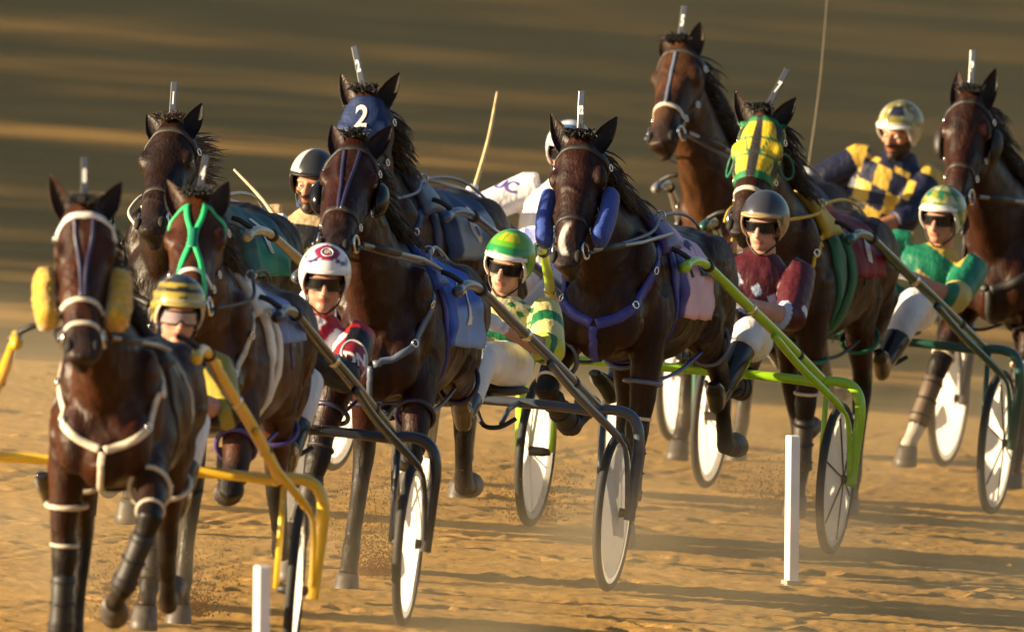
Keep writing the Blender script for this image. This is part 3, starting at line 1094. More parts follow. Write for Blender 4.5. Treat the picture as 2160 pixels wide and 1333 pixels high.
# ------------------------------------------------------------------ sulkies
TRACKW = 1.42
WR = 0.35
def build_sulky(sp, M):
    e = root('racing_sulky', M, sp['label'], 'sulky', 'two-wheeled sulkies drawn by the horses')
    mt = sp['paint']
    tr = sp.get('tube', 0.021)
    for q in (1, -1):
        c = Vector((0, q * TRACKW / 2, WR))
        wh = part('wheel', Geo().tube([c + Vector(((WR - 0.020) * math.cos(2 * math.pi * k / 64), 0, (WR - 0.020) * math.sin(2 * math.pi * k / 64))) for k in range(64)], 0.020, n=12, closed=True), M_TYRE, e)
        rim = Geo().disc_ring(c, (0, 1, 0), WR - 0.062, WR - 0.034, 0.012, 64)
        part('rim', rim, sp.get('rim', M_DISC), wh)
        rings = []
        for r_, h in ((0.018, 0.030 * q), (0.10, 0.022 * q), (0.20, 0.014 * q), (WR - 0.060, 0.008 * q)):
            rings.append([c + Vector((r_ * math.cos(2 * math.pi * k / 48), h, r_ * math.sin(2 * math.pi * k / 48))) for k in range(48)])
        g = Geo().loft(rings, caps=False)
        part('disc_cover', g, sp.get('disc', M_DISC), wh, fix=False)
        part('hub', Geo().tube([c - Vector((0, 0.07, 0)), c - Vector((0, 0.035, 0)), c + Vector((0, 0.035, 0)), c + Vector((0, 0.07, 0))], [0.014, 0.022, 0.022, 0.014], n=12), M_BLACK, wh)
        if sp.get('spokes'):
            for k in range(6):
                a = math.pi * k / 3 + 0.3
                p0 = c + Vector((0.02 * math.cos(a), q * 0.036, 0.02 * math.sin(a)))
                p1 = c + Vector(((WR - 0.06) * math.cos(a), q * 0.013, (WR - 0.06) * math.sin(a)))
                part('spoke', Geo().tube([p0, p1], 0.004, n=6), M_BLACK, wh)
    za = 0.79
    half = TRACKW / 2
    out = half + 0.085
    cross = [Vector((0, -half + 0.10, za - 0.01)), Vector((0, -0.4, za)), Vector((0, 0, za)), Vector((0, 0.4, za)), Vector((0, half - 0.10, za - 0.01))]
    part('cross_bar', Geo().tube(smooth_path(cross, 4), tr * 1.05, n=12), mt, e)
    for q in (1, -1):
        arch = [Vector((0, q * (half - 0.13), za - 0.01)), Vector((0, q * (half - 0.05), za + 0.005)), Vector((0, q * (half + 0.03), za - 0.005)), Vector((0, q * (out - 0.01), za - 0.05)), Vector((0, q * (out + 0.006), za - 0.13)), Vector((0, q * (out + 0.002), 0.56)), Vector((0, q * (out - 0.012), WR - 0.03))]
        part('wheel_arch', Geo().tube(smooth_path(arch, 6), [tr * 1.05 + 0.003 * min(1, i / 20) for i in range(37)], n=12), mt, e)
        part('inner_fork', Geo().tube([Vector((0, q * (half - 0.075), za - 0.02)), Vector((0, q * (half - 0.075), WR))], tr * 0.62, n=10), mt, e)
        # shaft along the horse's side
        sh = [Vector((-0.02, q * (half - 0.10), za)), Vector((0.30, q * (half - 0.13), za + 0.10)), Vector((0.80, q * (half - 0.20), za + 0.27)), Vector((1.20, q * (half - 0.27), za + 0.41)), Vector((1.60, q * (half - 0.325), za + 0.545)), Vector((1.80, q * (half - 0.345), za + 0.575)), Vector((1.92, q * (half - 0.355), za + 0.56))]
        rs = smooth_path(sh, 6)
        s_o = part('shaft', Geo().tube(rs, [tr * 1.15 if i < len(rs) * 0.55 else tr * 1.0 for i in range(len(rs))], n=12), mt, e)
        part('shaft_tip', Geo().tube([rs[-1], rs[-1] + Vector((0.05, 0, -0.012)), rs[-1] + Vector((0.07, 0, -0.02))], [tr * 1.25, tr * 1.25, tr * 0.5], n=12), sp.get('tip', mt), s_o)
        part('shaft_tie', Geo().tube(smooth_path([rs[-3] + Vector((0, 0, 0.02)), rs[-3] + Vector((0.02, -q * 0.05, 0.05)), rs[-3] + Vector((0.02, -q * 0.09, 0.06))], 4), 0.012, n=6), M_BLACK, s_o)
        for ci in (7, 15, 24):
            p0, p1 = rs[ci], rs[ci + 1]
            dv = (p1 - p0).normalized()
            part('clamp', Geo().tube([p0, p0 + dv * 0.035], tr * 1.32, n=12), M_BLACK if ci != 15 else sp.get('tape', M_METAL), s_o)
        # brace from the shaft down to the axle, in front of the wheel
        br = [Vector((0.82, q * (half - 0.165), za + 0.225)), Vector((0.50, q * (half - 0.10), za + 0.08)), Vector((0.20, q * (half + 0.035), za - 0.10)), Vector((0.10, q * (half + 0.062), za - 0.20)), Vector((0.03, q * (half + 0.068), WR + 0.02))]
        part('brace', Geo().tube(smooth_path(br, 6), [tr * 0.85] * 13 + [tr * 0.55] * 12, n=10), mt, e)
        part('stirrup', Geo().tube(smooth_path([Vector((0.42, q * 0.33, za - 0.05)), Vector((0.46, q * 0.27, za - 0.09)), Vector((0.46, q * 0.20, za - 0.09)), Vector((0.40, q * 0.15, za - 0.03))], 4), 0.011, n=8), M_BLACK, e)
        part('stirrup_stay', Geo().tube([Vector((0, q * 0.25, za)), Vector((0.25, q * 0.26, za - 0.02)), Vector((0.43, q * 0.27, za - 0.075))], 0.012, n=8), mt, e)
    part('seat_stay', Geo().tube([Vector((0, -0.10, za)), Vector((-0.22, -0.09, za + 0.02)), Vector((-0.34, 0, za + 0.02)), Vector((-0.22, 0.09, za + 0.02)), Vector((0, 0.10, za))], 0.014, n=8), mt, e)
    sy = sp.get('seat_y', 0.06)
    part('seat', Geo().ellipsoid((-0.20, sy, za + 0.045), (0.20, 0.19, 0.035), n=20, m=10), M_BLACK, e)
    return e

# ------------------------------------------------------------------ drivers
def unit(v):
    return Vector(v).normalized()
def build_driver(sp, M):
    """all coordinates are rig coordinates (x ahead, y to the horse's left, z up)"""
    D = Horse()
    hc = on_plane_u(M, sp.get('u', -0.22), *sp['head'])          # middle of the helmet
    sy = sp.get('seat_y', 0.06)
    seat = Vector((-0.20, sy, 0.87))
    e = root('person', M @ Matrix.Translation(seat), sp['label'], 'person', 'drivers seated on the sulkies')
    off = -seat
    yaw = R(sp.get('yaw', 10))
    rollv = sp.get('roll', 0.0)
    fw = unit((math.cos(yaw), math.sin(yaw), sp.get('nod', -0.05)))
    up0 = Vector((0, rollv, 1))
    lf = unit(up0.cross(fw))
    up = fw.cross(lf)
    Rh = Matrix((fw, lf, up)).transposed()
    head = hc - up * 0.045
    hip = seat + Vector((0.02, 0, 0.08))
    neck = head - up * 0.13 - fw * 0.02
    sh_c = neck - Vector((0.0, 0, 0.055)) + Vector((-0.02, (hip.y - neck.y) * 0.12, 0))
    spine = unit(sh_c - hip)
    tw = R(sp.get('twist', 6))
    sl_ = Vector((-math.sin(tw), math.cos(tw), 0))
    sl_ = unit(sl_ - spine * sl_.dot(spine) * 0.5)
    tf = unit(sl_.cross(spine))
    g = Geo()
    J = Geo()
    T = Geo()
    Bt = Geo()
    # torso
    def torso(G, k, z1=1.0):
        rings = []
        for t, rx, ry in ((-0.12, 0.07, 0.09), (-0.06, 0.115, 0.150), (0.05, 0.118, 0.160), (0.28, 0.108, 0.142), (0.55, 0.122, 0.160), (0.80, 0.122, 0.175), (0.95, 0.098, 0.165), (1.05, 0.075, 0.110), (1.12, 0.055, 0.060)):
            c = hip.lerp(sh_c, t) - tf * (0.03 * math.sin(max(0, t) * math.pi))
            rings.append([c + tf * ((rx + k) * math.cos(2 * math.pi * i / 20)) + sl_ * ((ry + k) * math.sin(2 * math.pi * i / 20)) for i in range(20)])
        G.loft(rings)
    torso(g, -0.018)
    # jacket: only the torso from the hips up
    rings = []
    for t, rx, ry in ((-0.03, 0.06, 0.08), (-0.02, 0.135, 0.175), (0.08, 0.145, 0.190), (0.28, 0.138, 0.182), (0.55, 0.146, 0.196), (0.80, 0.142, 0.208), (0.95, 0.115, 0.192), (1.06, 0.085, 0.112), (1.16, 0.064, 0.068)):
        c = hip.lerp(sh_c, t) - tf * (0.03 * math.sin(max(0, t) * math.pi))
        rings.append([c + tf * (rx * math.cos(2 * math.pi * i / 20)) + sl_ * (ry * math.sin(2 * math.pi * i / 20)) for i in range(20)])
    J.loft(rings)
    g.tube([sh_c + (neck - sh_c) * 0.2, neck, head - up * 0.06], [0.064, 0.058, 0.056], n=14)
    # head
    at = lambda a, b, c: head + fw * a + lf * b + up * c
    g.ellipsoid(at(-0.015, 0, 0.025), (0.098, 0.077, 0.105), Rh, 18, 12)
    fv = sum(ord(c_) for c_ in sp['label'])
    jw = 1 + 0.09 * math.sin(fv)
    nl = 0.008 * math.sin(fv * 1.7)
    cl = 0.010 * math.sin(fv * 2.3)
    g.ellipsoid(at(0.022, 0, -0.048), (0.068, 0.060 * jw, 0.070), Rh, 16, 10)
    g.ellipsoid(at(0.066, 0, -0.098 - cl), (0.026, 0.030 * jw, 0.024), Rh)
    g.ellipsoid(at(0.068, 0, 0.018), (0.020, 0.058, 0.016), Rh)
    g.tube([at(0.082, 0, 0.008), at(0.100 + nl * 0.5, 0, -0.022), at(0.112 + nl, 0, -0.044), at(0.088, 0, -0.050)], [0.010, 0.012, 0.016, 0.012], n=10)
    g.ellipsoid(at(0.086, 0, -0.066), (0.010, 0.025, 0.0065), Rh)
    g.ellipsoid(at(0.084, 0, -0.077), (0.010, 0.022, 0.0065), Rh)
    for q in (-1, 1):
        g.ellipsoid(at(0.056, q * 0.042, -0.028), (0.024, 0.020, 0.022), Rh)
        g.ellipsoid(at(-0.005, q * 0.076, -0.018), (0.020, 0.010, 0.030), Rh)
    # arms
    D.hands = []
    arms = {}
    hands = sp.get('hands', ((0.16, 0.10, 1.13), (0.20, -0.06, 1.12)))
    hands = [Vector(h_) for h_ in hands]
    if sp.get('hand_px'):
        hands[1] = on_plane_u(M, 0.12, *sp['hand_px']) - Vector((0, sy, 0))
    for i, q in ((0, 1), (1, -1)):
        S0 = sh_c + sl_ * (q * 0.185) + spine * (-0.015)
        Hd = Vector(hands[i]) + Vector((0, sy, 0))
        mid = S0.lerp(Hd, 0.5)
        v = Hd - S0
        L1, L2 = 0.30, 0.27
        ln = min(v.length, L1 + L2 - 0.005)
        h = math.sqrt(max(0.0004, L1 * L1 - (ln / 2) ** 2))
        dn = Vector((-0.30, q * 0.95, -0.65))
        dn = unit(dn - v * (dn.dot(v) / v.length_squared))
        El = S0 + v.normalized() * ln * 0.51 + dn * h
        Hd = El + unit(Hd - El) * L2
        arms[q] = (S0, El, Hd)
        g.tube([S0 - sl_ * q * 0.02, S0.lerp(El, 0.3), S0.lerp(El, 0.7), El, El.lerp(Hd, 0.25), El.lerp(Hd, 0.6), Hd], [0.052, 0.050, 0.044, 0.041, 0.044, 0.036, 0.028], n=12)
        sl_end = sp.get('sleeve', 0.22)
        ext = El.lerp(Hd, sl_end)
        J.tube([S0 - sl_ * q * 0.05 + spine * 0.01, S0 + spine * 0.0, S0.lerp(El, 0.3), S0.lerp(El, 0.7), El, El.lerp(Hd, sl_end * 0.6), ext], [0.082, 0.088, 0.083, 0.076, 0.074, 0.070, 0.062], n=14)
        # hand closed on the rein
        wd = unit(Hd - El)
        ins = Vector((0, -q, 0))
        ins = unit(ins - wd * ins.dot(wd))
        hu = wd.cross(ins) * (1 if q > 0 else -1)
        if hu.z < 0:
            hu = -hu
        pc = Hd + wd * 0.045
        Rp = Matrix((wd, ins, hu)).transposed()
        g.ellipsoid(pc, (0.048, 0.020, 0.042), Rp)
        for k, (z_, l_) in enumerate(((0.030, 0.94), (0.010, 1.05), (-0.011, 0.98), (-0.031, 0.80))):
            b0 = Hd + wd * 0.070 + hu * z_
            g.tube([b0, b0 + wd * 0.022 * l_ + ins * 0.010, b0 + wd * 0.020 * l_ + ins * 0.034 * l_, b0 - wd * 0.008 + ins * 0.040 * l_], [0.0105, 0.0105, 0.0100, 0.0085], n=8)
        b0 = Hd + wd * 0.025 + hu * 0.030 + ins * 0.010
        g.tube([b0, b0 + wd * 0.025 + hu * 0.014 + ins * 0.014, b0 + wd * 0.052 + hu * 0.006 + ins * 0.026], [0.012, 0.0115, 0.0095], n=8)
        D.hands.append(Hd + wd * 0.065 + ins * 0.022)
    # legs
    boots = []
    legs = {}
    for i, q in ((0, 1), (1, -1)):
        Hp = hip + Vector((0.0, q * 0.095, -0.01))
        Kn = Vector(sp.get('knees', ((0.28, 0.20, 1.00), (0.28, -0.20, 1.00)))[i]) + Vector((0, sy, 0))
        An = Vector(sp.get('feet', ((0.52, 0.25, 0.72), (0.52, -0.25, 0.72)))[i])
        legs[q] = (Hp, Kn, An)
        g.tube([Hp, Hp.lerp(Kn, 0.5), Kn, Kn.lerp(An, 0.3), Kn.lerp(An, 0.7), An], [0.080, 0.068, 0.050, 0.050, 0.038, 0.032], n=12)
        te = sp.get('trouser_end', 0.62)
        tp = [Hp - Vector((0.06, 0, 0)), Hp, Hp.lerp(Kn, 0.5), Hp.lerp(Kn, 0.85), Kn, Kn.lerp(An, 0.25), Kn.lerp(An, te)]
        T.tube(tp, [0.105, 0.108, 0.094, 0.080, 0.078, 0.074, 0.064], n=14)
        sd = unit(An - Kn)
        toe = unit(Vector((0.85, q * 0.12, 0.45)))
        foot = [An - toe * 0.05 + sd * 0.05, An + sd * 0.045 + toe * 0.03, An + sd * 0.05 + toe * 0.11, An + sd * 0.055 + toe * 0.18]
        g.tube(foot, [(0.030, 0.030), (0.036, 0.034), (0.028, 0.036), (0.014, 0.026)], n=12)
        b0 = sp.get('boot_top', 0.50)
        Bt = Geo()
        boots.append(Bt)
        Bt.tube([Kn.lerp(An, b0), Kn.lerp(An, (1 + b0) / 2), An, An + sd * 0.03], [0.066, 0.060, 0.050, 0.046], n=14)
        Bt.tube([An - toe * 0.075 + sd * 0.055, An - toe * 0.03 + sd * 0.045, An + sd * 0.045 + toe * 0.05, An + sd * 0.055 + toe * 0.13, An + sd * 0.06 + toe * 0.20], [(0.036, 0.034), (0.048, 0.042), (0.045, 0.046), (0.036, 0.046), (0.018, 0.030)], n=14)
    T.ellipsoid(hip + Vector((0, 0, 0.0)), (0.135, 0.175, 0.115))
    T.ellipsoid(hip + Vector((-0.03, 0, 0.06)), (0.125, 0.160, 0.10))
    shift = lambda G: setattr(G, 'v', [tuple(Vector(p) + off) for p in G.v])
    for G in [g, J, T] + boots:
        shift(G)
    o3 = np.array(off)
    # body
    me = remesh(g, 0.0062, 3, 0.5)
    V = coords(me) - o3
    col = np.tile(np.array(sp.get('skin', (0.50, 0.25, 0.16))), (len(V), 1))
    hd = (V - np.array(head))
    lip = (np.abs(hd @ np.array(up) + 0.071) < 0.010) & (np.abs(hd @ np.array(lf)) < 0.026) & (hd @ np.array(fw) > 0.07)
    col[lip] = np.array(sp.get('skin', (0.50, 0.25, 0.16))) * np.array((0.75, 0.5, 0.5))
    if sp.get('beard'):
        b = (hd @ np.array(up) < -0.04) & (hd @ np.array(up) > -0.14) & (hd @ np.array(fw) > -0.02) & (np.linalg.norm(hd, axis=1) < 0.16) & ~lip
        col[b] = (0.05, 0.03, 0.02)
    if sp.get('gloves', True):
        for q in (-1, 1):
            S0, El, Hd = arms[q]
            wd = unit(Hd - El)
            k = ((V - np.array(Hd)) @ np.array(wd) > -0.02) & (np.linalg.norm(V - np.array(Hd), axis=1) < 0.16)
            col[k] = sp.get('glove', (0.72, 0.72, 0.72))
    set_tint(me, col)
    make_obj('body', me, SKIN, e)
    # jacket with its pattern
    me = remesh(J, 0.008, 4, 0.5)
    V = coords(me) - o3
    lat = (V - np.array(hip)) @ np.array(sl_)
    ht = (V - np.array(hip)) @ np.array(spine) / (sh_c - hip).length
    fr = (V - np.array(hip)) @ np.array(tf)
    arm = np.zeros(len(V))
    al = np.zeros(len(V))
    for q in (-1, 1):
        S0, El, Hd = arms[q]
        t1, d1 = seg_param(V, S0, El)
        t2, d2 = seg_param(V, El, Hd)
        k = ((d1 < 0.105) & ((V - np.array(S0)) @ np.array(sl_) * q > -0.035)) | (d2 < 0.092)
        arm[k] = q
        al[k] = np.where(d2 < d1, 1 + t2, t1)[k]
    set_tint(me, np.array([sp['silks'](lat[i], ht[i], fr[i], arm[i], al[i]) for i in range(len(V))]))
    jk = make_obj('jacket', me, SILK, e)
    D.jacket_bvh = bvh_of(me)
    D.jacket = jk
    D.arms = {q: tuple(p + off for p in a) for q, a in arms.items()}
    D.sl, D.tf, D.spine, D.shc, D.hip = sl_, tf, spine, sh_c + off, hip + off
    me = remesh(T, 0.008, 4, 0.5)
    V = coords(me) - o3
    tcol = sp.get('trousers', lambda p: (0.72, 0.71, 0.72))
    set_tint(me, np.array([tcol(p) for p in V]))
    make_obj('trousers', me, SILK, e)
    for Bt in boots:
        me = remesh(Bt, 0.008, 3, 0.5)
        set_tint(me, np.tile(np.array(sp.get('boot', (0.013, 0.013, 0.014))), (len(me.vertices), 1)))
        make_obj('boot', me, SHELL, e)
    # helmet: a shell that comes down over the ears, with a peak
    hcen = head + up * 0.035 - fw * 0.012 + off
    def hp(az, el, k):
        r = Vector((0.132 * k, 0.112 * k, 0.128 * k))
        return hcen + fw * (r.x * math.cos(el) * math.cos(az)) + lf * (r.y * math.cos(el) * math.sin(az)) + up * (r.z * math.sin(el))
    naz, nel = 56, 20
    outer = []
    inner = []
    uv = []
    for j in range(nel + 1):
        for i in range(naz):
            az = 2 * math.pi * i / naz - math.pi
            lo = R(interp([0, 48, 62, 80, 110, 180], [8, 6, -18, -46, -50, -38], abs(math.degrees(az))))
            el = lerp(lo, math.pi / 2 - 0.001, j / nel)
            outer.append(hp(az, el, 1.0))
            inner.append(hp(az, el, 0.90))
            uv.append((math.degrees(az), math.degrees(el), j / nel))
    fs = []
    for j in range(nel):
        for i in range(naz):
            a = j * naz + i
            b = j * naz + (i + 1) % naz
            fs.append((a, b, b + naz, a + naz))
    n0 = len(outer)
    fs += [tuple(reversed([x + n0 for x in f])) for f in fs]
    for i in range(naz):
        fs.append((i, i + n0, (i + 1) % naz + n0, (i + 1) % naz))
    hm = part('helmet', Geo().add(outer + inner, fs), SHELL, e)
    cols = [sp['helmet'](*q) for q in uv] + [(0.02, 0.02, 0.02)] * n0
    set_tint(hm.data, np.array(cols))
    # peak
    top = []
    for r_ in (1.0, 1.07, 1.13):
        row = []
        for i in range(25):
            az = R(-60 + 120 * i / 24)
            drop = 0.010 * (r_ - 1) / 0.13 + 0.0
            ext = 1 + (r_ - 1) * max(0.0, math.cos(az * 1.4)) ** 0.6
            row.append(hp(az, R(9), 1.0) * 0 + hcen + fw * (0.132 * ext * math.cos(az) * 0.985) + lf * (0.112 * min(ext, 1.06) * math.sin(az) * 0.985) + up * (0.128 * math.sin(R(9)) - drop + 0.004))
        top.append(row)
    g2 = Geo()
    vs = [p for r_ in top for p in r_] + [p - up * 0.007 for r_ in top for p in r_]
    fs = []
    for i in range(2):
        for k in range(24):
            a = i * 25 + k
            fs.append((a, a + 1, a + 26, a + 25))
            fs.append((a + 75, a + 100, a + 101, a + 76))
    for k in range(24):
        fs.append((50 + k, 51 + k, 126 + k, 125 + k))
    g2.add(vs, fs)
    part('peak', g2, sp.get('peak', M_WHITE), hm)
    edge = [hp(2 * math.pi * i / naz - math.pi, R(interp([0, 48, 62, 80, 110, 180], [8, 6, -18, -46, -50, -38], abs(math.degrees(2 * math.pi * i / naz - math.pi)))), 0.985) for i in range(naz)]
    part('helmet_rim', Geo().tube(edge, 0.0055, n=8, closed=True), sp.get('rim', M_WHITE), hm)
    for q in (-1, 1):
        st = [hp(R(q * 75), R(-40), 0.93), at(0.02, q * 0.066, -0.085) + off, at(0.045, q * 0.022, -0.128) + off, at(0.05, 0, -0.131) + off]
        part('chin_strap', Geo().tube(smooth_path(st, 5), (0.004, 0.009)[0], n=6), M_BLACK, hm)
    # eyes and glasses
    for q in (-1, 1):
        part('eye', Geo().ellipsoid(at(0.072, q * 0.031, -0.004) + off, (0.013, 0.014, 0.012), Rh, 12, 8), mat('eye_white', (0.6, 0.56, 0.5), rough=0.2), e)
        part('iris', Geo().ellipsoid(at(0.080, q * 0.031, -0.004) + off, (0.006, 0.0065, 0.0065), Rh, 10, 6), M_EYE, e)
    gl = sp.get('glasses', 'dark')
    if gl:
        gg = Geo()
        big = 1.12 if gl == 'goggles' else 1.0
        rows = []
        for j in range(7):
            zz = lerp(-0.026, 0.020, j / 6) * big - 0.002
            row = []
            for i in range(25):
                a = R(-66 + 132 * i / 24)
                nose = max(0, 1 - abs(a) / R(13)) if j < 3 else 0
                rr = 0.098 if gl != 'goggles' else 0.104
                row.append(at(rr * math.cos(a) * 0.98 + 0.004, 0.080 * math.sin(a), zz + nose * 0.020 * (3 - j) / 3) + off)
            rows.append(row)
        vs = [p for r_ in rows for p in r_] + [p - fw * 0.005 for r_ in rows for p in r_]
        fs = []
        m_ = len(rows) * 25
        for j in range(6):
            for i in range(24):
                a = j * 25 + i
                fs.append((a, a + 1, a + 26, a + 25))
                fs.append((a + m_, a + 25 + m_, a + 26 + m_, a + 1 + m_))
        gg.add(vs, fs)
        so_ = part('sunglasses' if gl == 'dark' else 'goggles', gg, M_GLASS if gl == 'dark' else mat('clear_lens', (0.30, 0.24, 0.26), rough=0.08, coat=1.0), e)
        fr_ = [rows[6][i] for i in range(25)]
        part('frame', Geo().tube(fr_, 0.004, n=6), M_BLACK, so_)
        fr_ = [rows[0][i] for i in range(25)]
        part('frame', Geo().tube(fr_, 0.0035, n=6), M_BLACK, so_)
        for q in (-1, 1):
            part('temple', Geo().tube([at(0.045, q * 0.078, 0.006) + off, at(-0.02, q * 0.084, 0.004) + off], 0.005, n=6), M_BLACK, so_)
    D.root = e
    D.M = M @ Matrix.Translation(seat)
    D.hands_w = [M @ h for h in D.hands]
    D.arms_rig = arms
    D.hp, D.fw, D.lf, D.up = hp, fw, lf, up
    D.helm = hm
    return D
def helmet_text(D, txt, size, el, az, material):
    def place(x, y):
        return D.hp(R(az) + x / 0.12, R(el) + y / 0.13, 1.012)
    part('emblem', text_geo(txt, size, place, 1, 0.001), material, D.helm, fix=False)
def jacket_disc(D, c, nrm, upv, ru, rv, material, txt=None, tmat=None, size=0.05, name='badge'):
    """an oval patch sewn onto the jacket, letters on it"""
    nrm = unit(nrm)
    rt = unit(Vector(upv).cross(nrm))
    upv = nrm.cross(rt)
    def place(x, y, o=0.004):
        p = c + rt * x + upv * y + nrm * 0.15
        l, n, i, d_ = D.jacket_bvh.ray_cast(p, -nrm, 0.3)
        if l is None:
            l, n, i, d_ = D.jacket_bvh.find_nearest(c + rt * x + upv * y)
        return l + nrm * o
    vs = [place(0, 0)]
    fs = []
    nr, na = 5, 28
    for j in range(1, nr + 1):
        for i in range(na):
            a = 2 * math.pi * i / na
            vs.append(place(ru * j / nr * math.cos(a), rv * j / nr * math.sin(a)))
    for i in range(na):
        fs.append((0, 1 + i, 1 + (i + 1) % na))
    for j in range(nr - 1):
        for i in range(na):
            a = 1 + j * na
            fs.append((a + i, a + na + i, a + na + (i + 1) % na, a + (i + 1) % na))
    p = part(name, Geo().add(vs, fs), material, D.jacket, fix=False)
    edge = [place(ru * math.cos(2 * math.pi * i / na), rv * math.sin(2 * math.pi * i / na), 0.005) for i in range(na)]
    part('border', Geo().tube(edge, 0.005, n=6, closed=True), tmat or material, D.jacket)
    if txt:
        part('lettering', text_geo(txt, size, lambda x, y: place(x, y, 0.008), 1, 0.003), tmat, D.jacket, fix=False)

# ------------------------------------------------------------------ the teams
def rig(contact, theta):
    """matrix at the ground under the middle of the axle; contact = where the nearer (horse's left) wheel meets the sand"""
    p = ground_at(*contact)
    M = frame_at(p, R(theta))
    M.translation = p - M.to_3x3() @ Vector((0, TRACKW / 2, 0))
    return M
def paint(name, col, rough=0.3):
    return mat('paint_' + name, col, rough=rough, coat=0.4, vary=0.08, vscale=12)
P_YEL = paint('yellow', (0.72, 0.46, 0.03))
P_LIME = paint('lime', (0.30, 0.56, 0.02))
P_GREEN = paint('green', (0.012, 0.075, 0.055))
P_NAVY = paint('navy', (0.016, 0.020, 0.032))
P_SLATE = paint('slate', (0.06, 0.075, 0.11))
P_BLUE = paint('blue', (0.03, 0.07, 0.19))
P_GREY = paint('grey', (0.16, 0.16, 0.18))
P_TAN = paint('tan', (0.40, 0.34, 0.22))
C_BLUE = mat('blue_strap', (0.03, 0.035, 0.26), rough=0.45, vary=0.2, vscale=30)
C_BRBLUE = mat('bright_blue_cloth', (0.015, 0.06, 0.36), rough=0.5, vary=0.25, vscale=30, bump=0.4, bscale=60)
C_PURPLE = mat('purple_strap', (0.07, 0.05, 0.22), rough=0.45, vary=0.2, vscale=30)
C_GREEN = mat('green_strap', (0.03, 0.50, 0.17), rough=0.4, vary=0.15, vscale=30)
C_DKGREEN = mat('dark_green_cloth', (0.01, 0.12, 0.06), rough=0.6, bump=0.3, bscale=50, vary=0.2, vscale=15)
C_YELLOW = mat('yellow_cloth', (0.60, 0.38, 0.02), rough=0.6, bump=0.3, bscale=50, vary=0.15, vscale=15)
C_SHEEP_Y = mat('yellow_sheepskin', (0.62, 0.36, 0.012), rough=0.95, bump=1.0, bscale=90, sheen=0.6, vary=0.3, vscale=40)
C_BLUEPAD = mat('blue_pad', (0.008, 0.045, 0.30), rough=0.7, bump=0.4, bscale=70, sheen=0.2, vary=0.15, vscale=20)
C_DKPURP = mat('dark_purple_strap', (0.022, 0.020, 0.06), rough=0.4, vary=0.2, vscale=30)
C_GREYB = mat('grey_blue_strap', (0.10, 0.13, 0.20), rough=0.4, vary=0.2, vscale=30)

RED, WHT, NVY = (0.34, 0.010, 0.026), (0.74, 0.74, 0.76), (0.010, 0.012, 0.035)
def wave(a, b=0.0):
    return math.sin(a) + 0.5 * math.sin(a * 2.3 + b)
# --- silks
def silks_olive(lat, h, fr, arm, al):
    return (0.30, 0.24, 0.03) if math.sin(lat * 40 + h * 9) > 0 else (0.012, 0.012, 0.012)
def silks_tan(lat, h, fr, arm, al):
    if arm:
        return (0.50, 0.36, 0.20) if al < 0.75 else (0.012, 0.012, 0.012)
    if h > 0.93:
        return (0.50, 0.36, 0.20)
    v = h - 0.35 - abs(lat) * 2.6
    return (0.33, 0.30, 0.03) if 0.0 < v < 0.22 else (0.012, 0.013, 0.014)
def silks_maroon_stripes(lat, h, fr, arm, al):
    if arm > 0:
        return (0.010, 0.010, 0.013) if al > 0.10 else RED
    if arm < 0:
        return RED if al < 0.5 else (0.010, 0.010, 0.013)
    if h > 1.06:
        return (0.42, 0.02, 0.02)
    if fr < 0:
        return RED
    q = lat - 0.12 * (h - 0.6)
    if 0.125 < q < 0.180 and h > 0.20:
        return WHT
    if 0.028 < q < 0.078 and h > 0.42:
        return WHT
    if abs(h - 0.36 - lat * 0.6) < 0.06 and 0.02 < lat < 0.18:
        return WHT
    if -0.135 < q < -0.085 and h > 0.45:
        return WHT
    if h < 0.22:
        return NVY
    return RED
def silks_white_purple(lat, h, fr, arm, al):
    if arm:
        return (0.72, 0.72, 0.76) if al < 0.75 else (0.04, 0.07, 0.32)
    return (0.72, 0.72, 0.76) if h > 0.55 else ((0.04, 0.07, 0.32) if math.sin(lat * 50) > -0.4 else (0.72, 0.72, 0.76))
GRN, CRM = (0.012, 0.15, 0.055), (0.60, 0.52, 0.20)
def silks_green_diamonds(lat, h, fr, arm, al):
    if arm:
        if al < 0.28:
            return CRM
        if al < 0.52:
            return GRN
        if al < 0.95:
            return CRM
        return GRN if math.sin(al * 30) > -0.3 else (0.5, 0.55, 0.06)
    if h > 0.66:
        a = (lat * 22 + h * 7.5)
        b = (lat * 22 - h * 7.5)
        return GRN if (math.floor(a) + 0 * b) % 2 == 0 and math.floor(b) % 2 == 0 else ((0.62, 0.56, 0.30) if h > 0.9 else CRM)
    if h > 0.52:
        return CRM
    return GRN if math.sin(h * 20 + lat * 9) > -0.5 else CRM
def silks_maroon_diamonds(lat, h, fr, arm, al):
    mar = (0.070, 0.008, 0.014)
    blu = (0.42, 0.50, 0.66)
    if arm:
        if al > 1.14:
            return (0.40, 0.46, 0.62)
        if 0.86 < al < 1.0:
            return (0.62, 0.62, 0.66) if math.sin(lat * 60) > 0.5 else mar
        return mar
    if fr > 0:
        for c in (-0.125, -0.015, 0.085, 0.165):
            if abs(lat - c) / 0.030 + abs(h - 0.66 + lat * 0.35) / 0.085 < 1:
                return blu
        if abs(lat - 0.02) < 0.085 and 0.30 < h < 0.40:
            return blu
    return mar
def silks_navy_check(lat, h, fr, arm, al):
    yel = (0.55, 0.36, 0.05)
    if arm:
        return NVY if 0.12 < al < 1.5 else yel
    if h > 1.0:
        return NVY
    a, b = math.floor((lat + 0.30) / 0.085), math.floor(h / 0.19)
    return yel if (a + b) % 2 == 0 else NVY
